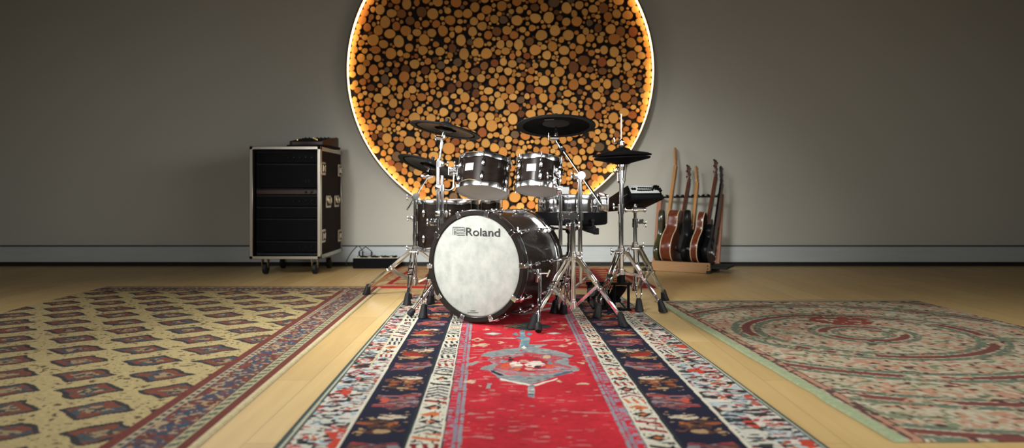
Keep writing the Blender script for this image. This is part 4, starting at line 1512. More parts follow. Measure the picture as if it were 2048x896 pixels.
def centre_stand():
    a, b = G(1067, 660), G(1243, 656)
    mid = (a + b) / 2
    d = (b - a).normalized()
    back = Vector((-d.y, d.x, 0))
    pole = mid + back * ((b - a).length * .2887)
    x, y = pole.x, pole.y
    Z = lambda py: H - (py - HOR) * y / F
    root = thing('drum_stand', 'chrome triple-pole stand right of the bass drum, holding the largest cymbal and right tom', 'drum stand', (x, y, 0), 'chrome hardware stands')
    MB().tube((x, y, Z(616)), (x, y, Z(446)), .0162, n=20).build('main_tube', M['chrome'], root)
    m = MB(); hub(m, x, y, Z(609), .022); m.build('lower_collar', M['chrome'], root)
    m = MB(); hub(m, x, y, Z(515), .027)
    wing(m, (x + .02, y - .01, Z(512)), (1, -.5, .2), .03)
    m.build('hub', M['chrome'], root)
    for f in (a, b, third(pole, a, b)):
        tri_leg(root, (x, y), Z(517), Z(609), f)
    xa, xc = P(1121, 0, y).x, P(1160, 0, y).x
    MB().tube((xa, y, Z(490)), (xa, y, Z(384)), .0105, n=16).build('tom_tube', M['chrome'], root)
    MB().tube((xc, y, Z(503)), (xc, y, Z(352)), .0122, n=16).build('boom_tube', M['chrome'], root)
    MB().tube((xc + .004, y, Z(566)), (xc + .004, y, Z(498)), .0095, n=16).build('boom_tube_end', M['chrome'], root)
    m = MB()
    for xx in (xa, xc):
        m.tube((xx, y, Z(441)), (xx, y, Z(424)), .0175, n=18)
    for s, xx in ((1, xa), (-1, xc)):
        m.box(((xx + x) / 2 + s * -.004, y, Z(432)), (abs(xx - x) * .8, .026, .034), None, .004)
    m.tube((x, y - .02, Z(432)), (x, y + .02, Z(432)), .022, n=18)
    m.tube((x, y, Z(447)), (x, y, Z(428)), .014, n=16)
    m.build('multi_clamp', M['chrome'], root)
    m = MB()
    m.tube((x, y, Z(462)), (x, y, Z(446)), .0205, n=18)
    m.box((x - .026, y - .006, Z(452)), (.022, .03, .034), None, .005)
    wing(m, (x + .01, y - .015, Z(450)), (1, -.3, 0), .024)
    m.build('collar', M['chrome'], root)
    # tom arm with its pale clamp block
    m = MB()
    m.box(P(1130, 381, y - .004), (.044, .046, .044), None, .004)
    m.build('clamp_block', M['satin'], root)
    m = MB()
    m.box(P(1120, 380, y), (.040, .044, .038), None, .006, 2)
    m.tube(P(1121, 392, y), P(1121, 372, y), .015, n=16)
    q = [P(1119, 378, y), P(1115, 368, y + .05), P(1113, 356, y + .10), P(1110, 347, y + .15)]
    m.rod(q, .0085, 12, 4)
    m.ball(P(1113, 358, y + .10), .019)
    m.box(P(1109, 367, y + .08), (.026, .03, .05), Matrix.Rotation(.2, 3, 'Y'), .006, 2)
    wing(m, P(1113, 372, y + .02), (-.4, -1, .1), .03)
    wing(m, P(1103, 352, y + .12), (-1, -.4, .1), .024)
    m.build('tom_arm', M['chrome'], root)
    c = P(1162, 351, y)
    m = MB()
    m.tube(c + Vector((0, .022, 0)), c + Vector((0, -.030, 0)), .022, n=20)
    m.tube((xc, y, Z(364)), (xc, y, Z(348)), .017, n=16)
    m.box(c + Vector((-.022, -.006, -.004)), (.036, .030, .034), None, .006, 2)
    wing(m, c + Vector((-.02, -.01, 0)), (-1, -.3, .0), .034)
    m.build('boom_clamp', M['chrome'], root)
    tip = P(1118, 288, y + .13)
    m = MB()
    t0 = c + (c - tip) * .86
    m.tube(t0, tip, .0068, n=14)
    m.build('boom_arm', M['chrome'], root)
    m = MB()
    dd = (tip - c).normalized()
    m.tube(tip - dd * .055, tip - dd * .038, .014, n=14)
    m.build('arm_stop', M['rubber'], root)
    m = MB()
    e = P(1109, 277, y + .15)
    m.tube(tip - dd * .03, tip + dd * .02, .0115, n=14)
    m.tube(tip, e + Vector((.01, 0, 0)), .012, n=14)
    m.tube(e + Vector((-.026, -.012, 0)), e + Vector((.020, -.006, 0)), .014, n=14)
    m.box(e + Vector((-.034, -.014, .010)), (.008, .016, .046), None, .003)
    n = Vector((0.0, 0.19, 0.98)).normalized()
    m.tube(e, CR_R + n * .02, .0055, n=10)
    m.tube(CR_R - n * .055, CR_R - n * .012, .011, n=12)
    m.build('tilter', M['chrome'], root)


centre_stand()


def snare_stand():
    x, y = SN.x, SN.y
    root = thing('snare_stand', 'low chrome stand carrying the snare drum, half hidden behind the centre stand', 'snare stand', (x, y, 0), 'chrome hardware stands')
    MB().tube((x, y, .10), (x, y, .40), .0135, n=16).build('lower_tube', M['chrome'], root)
    MB().tube((x, y, .38), (x, y, .47), .0105, n=16).build('upper_tube', M['chrome'], root)
    m = MB(); hub(m, x, y, .12, .02); m.build('lower_collar', M['chrome'], root); m = MB(); hub(m, x, y, .315); m.build('hub', M['chrome'], root)
    f0 = G(1113, 627)
    r0 = Vector((f0.x - x, f0.y - y, 0)) * 1.12
    for k in range(3):
        d = Matrix.Rotation(math.radians(120 * k), 3, 'Z') @ r0
        tri_leg(root, (x, y), .315, .115, Vector((x, y, 0)) + d)
    m = MB()
    m.ball((x, y, .475), .022)
    m.build('basket_joint', M['rubber'], root)
    for k in range(3):
        a = math.radians(30 + 120 * k)
        d = Vector((math.sin(a), -math.cos(a), 0))
        m = MB()
        o = Vector((x, y, 0))
        m.rod([o + Vector((0, 0, .48)), o + d * .10 + Vector((0, 0, .490)), o + d * .215 + Vector((0, 0, .496)), o + d * .244 + Vector((0, 0, .505)), o + d * .246 + Vector((0, 0, .545))], .006, 10, 4)
        m.ball(o + d * .244 + Vector((0, 0, .545)), .012)
        m.build('basket_arm', M['rubber'], root)


snare_stand()


def hihat_stand():
    p = P(1242, 500, 4.25)
    x, y = p.x, p.y
    Z = lambda py: H - (py - HOR) * y / F
    root = thing('hi_hat_stand', 'chrome hi-hat stand with a black pedal frame and a slim rod above the cymbals', 'hi-hat stand', (x, y, 0), 'chrome hardware stands')
    MB().tube((x, y, Z(332)), (x + .002, y, Z(228)), .0034, n=10).build('pull_rod', M['chrome'], root)
    m = MB()
    m.tube((x, y, Z(333)), (x, y, Z(327)), .026, n=20)
    m.tube((x, y, Z(341)), (x, y, Z(333)), .022, .025, n=20)
    m.tube((x, y, Z(356)), (x, y, Z(341)), .0165, n=18)
    m.tube((x, y, Z(368)), (x, y, Z(356)), .0125, n=16)
    m.tube((x, y, Z(366)), (x, y, Z(362)), .020, n=18)
    wing(m, (x - .018, y - .01, Z(344)), (-1, -.2, 0), .03)
    m.tube((x - .024, y - .008, Z(362)), (x - .024, y - .008, Z(334)), .0026, n=8)
    m.build('seat_cup', M['chrome'], root)
    MB().tube((x, y, Z(415)), (x, y, Z(364)), .0105, n=16).build('upper_tube', M['chrome'], root)
    MB().tube((x, y, Z(552)), (x, y, Z(408)), .0145, n=18).build('lower_tube', M['chrome'], root)
    m = MB()
    m.tube((x, y, Z(428)), (x, y, Z(408)), .0185, n=18)
    wing(m, (x - .018, y - .01, Z(414)), (-1, -.2, .1), .028)
    m.build('collar', M['chrome'], root)
    m = MB(); hub(m, x, y, Z(502), .025)
    wing(m, (x - .024, y - .008, Z(503)), (-1, -.15, 0), .036)
    m.build('hub', M['chrome'], root)
    m = MB(); m.tube((x, y, Z(549)), (x, y, Z(538)), .025, n=18); m.build('lower_collar', M['chrome'], root)
    a, b = G(1196, 637), G(1323, 627)
    tri_leg(root, (x, y), Z(504), Z(546), a, 'loop')
    tri_leg(root, (x, y), Z(504), Z(546), b)
    c = Vector((x, y, 0)) + (Vector((x, y, 0)) - (a + b) / 2).normalized() * .28
    tri_leg(root, (x, y), Z(504), Z(546), c)
    m = MB()
    m.tube((x, y, Z(549)), (x, y, Z(568)), .024, n=18)
    zt = Z(567)
    for s in (-1, 1):
        m.box((x + s * .042, y - .01, zt / 2 + .006), (.013, .018, zt - .01), None, .002)
        m.tube((x + s * .042 + .004, y - .022, .02), (x + s * .042 + .004, y - .022, zt + .01), .003, n=8)
    m.box((x, y - .01, zt), (.125, .024, .014), None, .003)
    m.box((x, y - .01, .014), (.115, .05, .012), None, .003)
    m.build('pedal_frame', M['plastic'], root)
    R = Matrix.Rotation(math.radians(-14), 3, 'X')
    m = MB()
    m.prism([(-.036, -.14), (.036, -.14), (.044, .06), (.040, .14), (.02, .155), (-.02, .155), (-.040, .14), (-.044, .06)], -.005, .005, Matrix.Rotation(math.radians(180), 3, 'Z') @ Matrix.Rotation(math.radians(22), 3, 'X'), (x, y + .17, .085), .002)
    m.box((x, y + .32, .020), (.09, .06, .022), None, .004)
    for s in (-1, 1):
        m.rod([(x + s * .03, y, .015), (x + s * .035, y + .3, .012)], .004, 8)
    m.build('foot_pedal', M['plastic'], root)


hihat_stand()


def module_stand():
    p = P(1270, 500, 4.42)
    x, y = p.x, p.y
    Z = lambda py: H - (py - HOR) * y / F
    root = thing('module_stand', 'rightmost chrome stand on the bare floor, carrying the sound module', 'module stand', (x, y, 0), 'chrome hardware stands')
    MB().tube((x, y, Z(582)), (x, y, Z(442)), .0130, n=18).build('lower_tube', M['chrome'], root)
    MB().tube((x, y, Z(446)), (x, y, Z(424)), .0100, n=16).build('upper_tube', M['chrome'], root)
    m = MB(); hub(m, x, y, Z(575), .02); m.build('lower_collar', M['chrome'], root); m = MB(); hub(m, x, y, Z(494), .024); wing(m, (x + .02, y - .01, Z(492)), (1, -.3, .2), .03)
    m.build('hub', M['chrome'], root)
    a, b = G(1328, 604), G(1278, 625)
    tri_leg(root, (x, y), Z(496), Z(576), a)
    tri_leg(root, (x, y), Z(496), Z(576), b, 'loop')
    tri_leg(root, (x, y), Z(496), Z(576), third(Vector((x, y, 0)), a, b))
    m = MB()
    m.tube((x, y, Z(455)), (x, y, Z(437)), .0185, n=18)
    m.box((x + .034, y - .008, Z(443)), (.034, .028, .030), None, .005)
    wing(m, (x + .035, y - .012, Z(446)), (1, -.2, -.2), .03)
    m.build('collar', M['chrome'], root)
    m = MB()
    m.ball((x, y, Z(421)), .022, (1, 1, .8))
    m.tube((x - .055, y - .006, Z(420)), (x + .055, y - .006, Z(420)), .010, n=12)
    for s in (-1, 1):
        m.ball((x + s * .058, y - .006, Z(420)), .016, (.7, .8, 1))
    m.box((x + .02, y, Z(416)), (.08, .05, .012), None, .004)
    m.tube((x, y, Z(421)), (x + .004, y, Z(408)), .012, n=12)
    m.build('tilt_head', M['chrome'], root)


module_stand()


def hull(m, pts, bev=0.0):
    bm = bmesh.new()
    for p in pts: bm.verts.new(p)
    bmesh.ops.convex_hull(bm, input=bm.verts[:])
    bmesh.ops.dissolve_limit(bm, angle_limit=math.radians(4), verts=bm.verts[:], edges=bm.edges[:])
    if bev:
        bmesh.ops.bevel(bm, geom=bm.edges[:], offset=bev, segments=2, affect='EDGES', profile=.5)
    bm.verts.index_update()
    m.add([v.co.copy() for v in bm.verts], [tuple(v.index for v in f.verts) for f in bm.faces])
    bm.free()


def sound_module():
    A, B, Cc, D = P(1254, 371, 4.37), P(1317, 373, 4.49), P(1322, 387, 4.44), P(1261, 388, 4.32)
    E, Ff = P(1263, 399, 4.32), P(1329, 398, 4.44)
    J, Gp = P(1208, 402, 4.68), P(1276, 404, 4.80)
    I, K = P(1209, 424, 4.66), P(1285, 419, 4.78)
    c = (A + B + Cc + D + E + Ff + J + Gp + I + K) / 10
    root = thing('sound_module', 'black wedge-shaped sound module with a pale control panel on the rightmost stand', 'drum module', (c.x, c.y, I.z))
    m = MB(); hull(m, [A, B, Cc, D, E, Ff, J, Gp, I, K], .004); m.build('housing', M['plastic'], root)
    n = (B - A).cross(D - A).normalized()
    if n.y > 0: n = -n
    ux, uy = (Cc - D).normalized(), None

    def q(u, v):
        return A * (1 - u) * (1 - v) + B * u * (1 - v) + Cc * u * v + D * (1 - u) * v
    m = MB()
    cs = [q(.02, .04), q(.98, .04), q(.97, .95), q(.03, .95)]
    m.add([p + n * .0015 for p in cs] + [p + n * .005 for p in cs], [(0, 1, 2, 3), (4, 5, 6, 7), (0, 1, 5, 4), (1, 2, 6, 5), (2, 3, 7, 6), (3, 0, 4, 7)])
    pn = m.build('control_panel', M['panel_pale'], root, 'pale grey panel with rows of black sockets')
    RM = frame(n, ux)
    for row, (v, us) in enumerate(((.36, [.30 + .058 * i for i in range(8)]), (.66, [.26 + .055 * i for i in range(8)]), (.50, [.10, .17]))):
        for u in us:
            m = MB()
            r = .0055 if row < 2 else .009
            m.lathe([(0, .012), (r * .8, .012), (r, .006), (r, .004), (0, .004)], q(u, v), RM, 12)
            m.build('socket', M['plastic'], pn)
    for i, (u, v) in enumerate(((.80, .25), (.86, .22), (.92, .30), (.84, .50), (.90, .52), (.95, .60), (.72, .62), (.97, .85))):
        m = MB()
        m.lathe([(0, .022), (.006, .022), (.0075, .006), (.0075, .004), (0, .004)], q(u, v), RM, 12)
        m.build('knob', M['gloss'], pn)
    n2 = (Cc - D).cross(E - D).normalized()
    if n2.y > 0: n2 = -n2
    m = MB()
    for i in range(16):
        u = .06 + .055 * i
        a = D * (1 - u) + Cc * u
        b = E * (1 - u) + Ff * u
        m.bar(a * .7 + b * .3 + n2 * .001, a * .35 + b * .65 + n2 * .001, .006, .004, ux)
    m.build('vent_slots', M['pad_edge'], root)
    m = MB()
    m.tube(P(1247, 393, 4.36), P(1254, 388.5, 4.33), .003, n=8)
    m.build('side_latch', M['satin'], root)
    # small mounting plate beneath
    m = MB()
    m.box(P(1272, 414, 4.46), (.09, .07, .012), None, .004)
    m.build('mounting_plate', M['plastic'], root)


sound_module()


def pedal():
    g = G(1190, 616)
    x, y = g.x, g.y
    root = thing('kick_pedal', 'black foot pedal on the rug, left of the hi-hat stand', 'drum pedal', (x, y, .008))
    MB().box((x + .02, y + .02, .016), (.10, .26, .012), None, .004).build('base_plate', M['plastic'], root)
    m = MB()
    m.prism([(-.03, -.11), (.03, -.11), (.042, .06), (.036, .12), (-.036, .12), (-.042, .06)], -.005, .005, Matrix.Rotation(math.radians(26), 3, 'X'), (x + .015, y + .03, .075), .002)
    m.build('footboard', M['rubber'], root)
    m = MB()
    for s in (-1, 1):
        m.box((x + .015 + s * .045, y + .10, .082), (.014, .030, .125), None, .004)
    m.tube((x - .045, y + .10, .138), (x + .075, y + .10, .138), .010, n=14)
    m.build('hinge_frame', M['plastic'], root)
    m = MB()
    m.tube((x + .0, y + .10, .138), (x - .018, y - .01, .120), .006, n=10)
    m.lathe([(0, .03), (.026, .028), (.030, .02), (.030, -.02), (.026, -.028), (0, -.03)], (x - .018, y - .02, .098), frame((-.35, -.9, .2)), 24)
    m.build('beater', M['rubber'], root)


pedal()


def hat_cable():
    y = 4.22
    m = MB()
    m.rod([P(1254, 326, y), P(1253, 336, y), P(1250.5, 352, y), P(1250, 362, y), P(1247, 372, y), P(1246, 386, y), P(1247.5, 410, y)], .0026, 8, 6)
    m.build('cable', M['cable'], None, 'thin black cable dangling from the hi-hat cymbals', 'cable', loc=tuple(P(1247.5, 410, y)))


hat_cable()

# ------------------------------------------------------------------ flight case and things by the wall
def flight_case():
    x1, x0 = -1.613, -2.21
    y0, y1 = 6.0, 6.75
    z0, z1 = .144, 1.092
    xm, ym, zm = (x0 + x1) / 2, (y0 + y1) / 2, (z0 + z1) / 2
    root = thing('flight_case', 'tall black rack flight case with silver edges on castors against the wall', 'flight case', (xm, ym, 0))
    w, d, h = x1 - x0, y1 - y0, z1 - z0
    m = MB()
    t = .014
    m.box((x1 - t / 2 - .004, ym, zm), (t, d - .01, h - .01))
    m.box((x0 + t / 2 + .004, ym, zm), (t, d - .01, h - .01))
    m.box((xm, ym, z1 - t / 2 - .004), (w - .012, d - .01, t))
    m.box((xm, ym, z0 + t / 2 + .004), (w - .012, d - .01, t))
    m.box((xm, y1 - t, zm), (w - .012, t, h - .012))
    m.build('body', M['casepanel'], root)
    e = .026
    m = MB()
    for xx in (x0, x1):
        s = 1 if xx == x1 else -1
        for yy in (y0, y1):
            q = 1 if yy == y1 else -1
            ww = .040 if yy == y0 else .026
            m.box((xx - s * .0035, yy - q * ww / 2, zm), (.010, ww, h), None, .002)
            m.box((xx - s * e / 2, yy - q * .0035, zm), (e, .010, h), None, .002)
        for zz in (z0, z1):
            q = 1 if zz == z1 else -1
            m.box((xx - s * .0035, ym, zz - q * .016), (.010, d, .032), None, .002)
            m.box((xx - s * .016, ym, zz - q * .0035), (.032, d, .010), None, .002)
    for zz in (z0, z1):
        q = 1 if zz == z1 else -1
        for yy in (y0, y1):
            s = 1 if yy == y1 else -1
            m.box((xm, yy - s * .0035, zz - q * .012), (w, .010, .024), None, .002)
            m.box((xm, yy - s * .013, zz - q * .0035), (w, .026, .010), None, .002)
    m.build('edge_trim', M['alu'], root, 'brushed silver edge trim')
    # rack interior with units
    m = MB()
    m.box((xm, y0 + .10, zm), (w - .05, .012, h - .05))
    m.build('rack_interior', M['void'], root)
    zc = z1 - .05
    for i, (uh, knobs) in enumerate(((.088, 5), (.20, 0), (.044, 2), (.088, 4), (.088, 0), (.18, 0), (.088, 3))):
        zc -= uh / 2
        u = MB()
        u.box((xm, y0 + .075, zc), (w - .07, .030, uh - .006), None, .003)
        un = u.build('rack_unit', M['darkred'] if i == 2 else M['plastic'], root)
        for k in range(knobs):
            MB().lathe([(0, .014), (.008, .013), (.010, .002), (.010, 0), (0, 0)], (x1 - .09 - k * .05, y0 + .060, zc), frame((0, -1, 0)), 14).build('knob', M['gloss'], un)
        if i == 1:
            for k in range(2):
                MB().box((x1 - .115 - k * .026, y0 + .0585, zc - .04), (.012, .003, .022), None, .001).build('label_strip', M['casepanel'], un)
        zc -= uh / 2 + .012
    # latches and handles on the right side

    def plate(m, yc, zc, pw, ph):
        m.prism([(-pw / 2 + .008, -ph / 2), (pw / 2 - .008, -ph / 2), (pw / 2, -ph / 2 + .008), (pw / 2, ph / 2 - .008), (pw / 2 - .008, ph / 2), (-pw / 2 + .008, ph / 2), (-pw / 2, ph / 2 - .008), (-pw / 2, -ph / 2 + .008)], 0, .005, Matrix(((0, 0, 1), (1, 0, 0), (0, 1, 0))), (x1 - .0005, yc, zc), .0015)
    zs = lambda py, Y: H - (py - HOR) * Y / F
    for yc, zz in ((y0 + .085, (zs(337, 6.08), zs(472, 6.08))), (y1 - .085, (zs(341, 6.66), zs(471, 6.66)))):
        for zc in zz:
            m = MB()
            plate(m, yc, zc, .135, .112)
            l = m.build('butterfly_latch', M['steel'], root, 'brass-toned latch plate')
            m = MB()
            m.box((x1 + .0065, yc, zc), (.006, .092, .074), None, .002)
            m.build('latch_dish', M['void'], l)
            m = MB()
            for s in (-1, 1):
                m.bar((x1 + .011, yc + s * .006, zc), (x1 + .012, yc + s * .036, zc + .004), .030, .004, (0, 0, 1), .001)
                m.tube((x1 + .010, yc + s * .036, zc - .028), (x1 + .010, yc + s * .036, zc + .028), .005, n=10)
            m.box((x1 + .013, yc, zc), (.006, .024, .040), None, .002)
            m.build('latch_wing', M['steel'], l)
    for yc in (y0 + .255, y1 - .200):
        m = MB()
        zc = zs(403, 6.35)
        plate(m, yc, zc, .165, .105)
        l = m.build('recessed_handle', M['steel'], root, 'brass-toned recessed handle')
        m = MB()
        m.box((x1 + .0060, yc, zc), (.004, .118, .070), None, .002)
        m.build('handle_dish', M['void'], l)
        m = MB()
        m.rod([(x1 + .010, yc - .052, zc + .034), (x1 + .014, yc - .052, zc - .004), (x1 + .014, yc, zc - .010), (x1 + .014, yc + .052, zc - .004), (x1 + .010, yc + .052, zc + .034)], .0075, 10, 3)
        m.box((x1 + .009, yc, zc + .012), (.004, .090, .030), None, .001)
        m.build('handle_grip', M['steel'], l)
    for xx in (x1 - .085, x0 + .085):
        for yy in (y0 + .14, y1 - .14):
            m = MB()
            m.box((xx, yy, z0 - .006), (.09, .10, .008), None, .002)
            for s in (-1, 1):
                m.prism([(-.034, .0), (.034, .0), (.020, -.075), (-.006, -.080)], -.0025, .0025, Matrix(((0, 0, 1), (1, 0, 0), (0, 1, 0))), (xx + s * .024, yy, z0 - .008))
            cs = m.build('castor', M['steel'], root)
            MB().lathe([(0, .019), (.042, .019), (.050, .013), (.050, -.013), (.042, -.019), (0, -.019)], (xx, yy + .010, .0505), frame((1, 0, 0)), 28).build('wheel', M['rubber'], cs)


flight_case()


def desk_mixer():
    z = 1.0955
    c = Vector((-1.765, 6.36, z))
    root = thing('mixing_console', 'small dark console with a slanted panel lying on top of the flight case', 'audio console', tuple(c))
    R = Matrix.Rotation(math.radians(-7), 3, 'Z')
    m = MB(TM(c, R))
    m.box((0, 0, .011), (.33, .42, .022), None, .005)
    m.build('base_tray', M['plastic'], root)
    m = MB(TM(c, R))
    YZ = Matrix(((0, 0, 1), (1, 0, 0), (0, 1, 0)))
    m.prism([(-.17, .024), (.19, .024), (.19, .100), (.15, .104), (-.17, .050)], -.140, .140, YZ, (0, 0, 0), .004)
    m.build('housing', M['darkred'], root)
    a = math.atan2(.054, .32)
    PR = frame((0, -math.sin(a), math.cos(a)))
    m = MB(TM(c, R))
    o = Vector((0, -.01, .0785))
    m.box(o, (.27, .28, .006), PR, .001)
    pn = m.build('panel', M['plastic'], root)
    rn = random.Random(5)
    for i in range(7):
        for j in range(4):
            m = MB(TM(c, R))
            p = o + PR @ Vector((-.11 + .036 * i, -.10 + .06 * j, .003))
            m.lathe([(0, .013), (.006, .012), (.0075, .002), (.0075, 0), (0, 0)], p, PR, 10)
            m.build('knob', M['gold'] if (i + j) % 5 == 0 else M['gloss'], pn)  # gold colour on some knobs stands in for a small orange glow
    for s in (-1, 1):
        m = MB(TM(c, R))
        m.prism([(-.18, .022), (.195, .022), (.195, .104), (.15, .110), (-.18, .056)], -.006, .006, YZ, (s * .146, 0, 0), .003)
        m.build('side_cheek', M['darkred'], root)


desk_mixer()


def stage_box():
    a, b = G(705, 537.5), G(797, 537.5)
    y = a.y + .09
    x0, x1 = a.x, b.x
    root = thing('stage_box', 'long low black connector box on the floor against the skirting', 'stage box', ((x0 + x1) / 2, y, 0))
    h = .092
    m = MB()
    m.box(((x0 + x1) / 2, y, h / 2 + .002), (x1 - x0, .16, h), None, .005)
    m.build('housing', M['plastic'], root)
    m = MB()
    m.box(((x0 + x1) / 2, y, h + .005), (x1 - x0 - .02, .13, .006), None, .001)
    tp = m.build('top_panel', M['alu'], root, 'pale metal top panel')
    n = 11
    for i in range(n):
        for j in range(2):
            m = MB()
            m.lathe([(.0, .006), (.007, .006), (.010, .012), (.014, .012), (.014, 0), (0, 0)], (x0 + .045 + (x1 - x0 - .09) * i / (n - 1), y - .03 + .06 * j, h + .007), None, 14)
            m.build('connector', M['plastic'] if (i + j) % 3 else M['steel'], tp)
    for i, (xa, peak, xb, lab) in enumerate(((x0 - .05, .205, x0 + .082, 'black cable arching widest, from the floor into the connector box'), (x0 + .10, .195, x0 + .161, 'short black cable looping between two plugs on the connector box'))):
        m = MB()
        zt = h + .012
        if i == 0:
            pts = [(xa - .02, y - .03, .012), (xa - .015, y - .03, .07), (xa + .03, y - .03, .15), (xa + .085, y - .03, peak), ((xa + xb) / 2 + .04, y - .03, peak - .01), (xb, y - .03, zt + .05), (xb, y - .03, zt + .004)]
        else:
            pts = [(xa - .05, y - .03, zt + .004), (xa - .05, y - .03, zt + .05), (xa - .02, y - .03, peak - .02), ((xa + xb) / 2 - .02, y - .03, peak), (xb - .01, y - .03, peak - .03), (xb + .003, y - .03, zt + .05), (xb + .003, y - .03, zt + .004)]
        m.rod(pts, .0042, 8, 6)
        for p in ([pts[-1]] if i == 0 else [pts[0], pts[-1]]):
            m.tube(p, (p[0], p[1], p[2] + .045), .0085, n=10)
        m.build('cable', M['cable'], None, lab, 'cable', 'cables on the connector box', loc=pts[0])


stage_box()


# ------------------------------------------------------------------ guitars
def smooth_outline(pts, sub=6):
    n = len(pts)
    out = []
    for i in range(n):
        p0, p1, p2, p3 = [Vector(pts[(i + k) % n]) for k in (-1, 0, 1, 2)]
        for s in range(sub):
            t = s / sub
            q = 0.5 * ((2 * p1) + (p2 - p0) * t + (2 * p0 - 5 * p1 + 4 * p2 - p3) * t * t + (3 * p1 - p0 - 3 * p2 + p3) * t ** 3)
            out.append((q.x, q.y))
    return out


def sym(half):
    return half + [(-x, y) for x, y in reversed(half) if x > 1e-4]


ACOUSTIC = smooth_outline(sym([(0, 0), (.10, .008), (.172, .055), (.194, .13), (.175, .21), (.134, .275), (.122, .315), (.136, .375), (.140, .415), (.115, .462), (.055, .485), (0, .486)]))
SEMI = smooth_outline(sym([(0, 0), (.10, .008), (.170, .055), (.195, .13), (.176, .20), (.140, .26), (.135, .30), (.150, .36), (.150, .41), (.120, .45), (.070, .44), (.030, .40)]))
OFFSET = smooth_outline([(0, 0), (.09, .0), (.150, .04), (.165, .10), (.145, .17), (.120, .225), (.128, .29), (.150, .355), (.135, .395), (.095, .38), (.055, .33), (.0, .325), (-.055, .335), (-.090, .40), (-.125, .455), (-.155, .45), (-.160, .38), (-.130, .28), (-.122, .22), (-.150, .15), (-.165, .09), (-.145, .035), (-.08, .0)])
SINGLE = smooth_outline([(0, 0), (.09, .005), (.155, .05), (.168, .11), (.145, .18), (.112, .235), (.115, .29), (.135, .345), (.120, .375), (.075, .345), (.04, .325), (0, .335), (-.06, .345), (-.115, .335), (-.135, .28), (-.118, .22), (-.145, .17), (-.168, .11), (-.150, .045), (-.08, .004)])


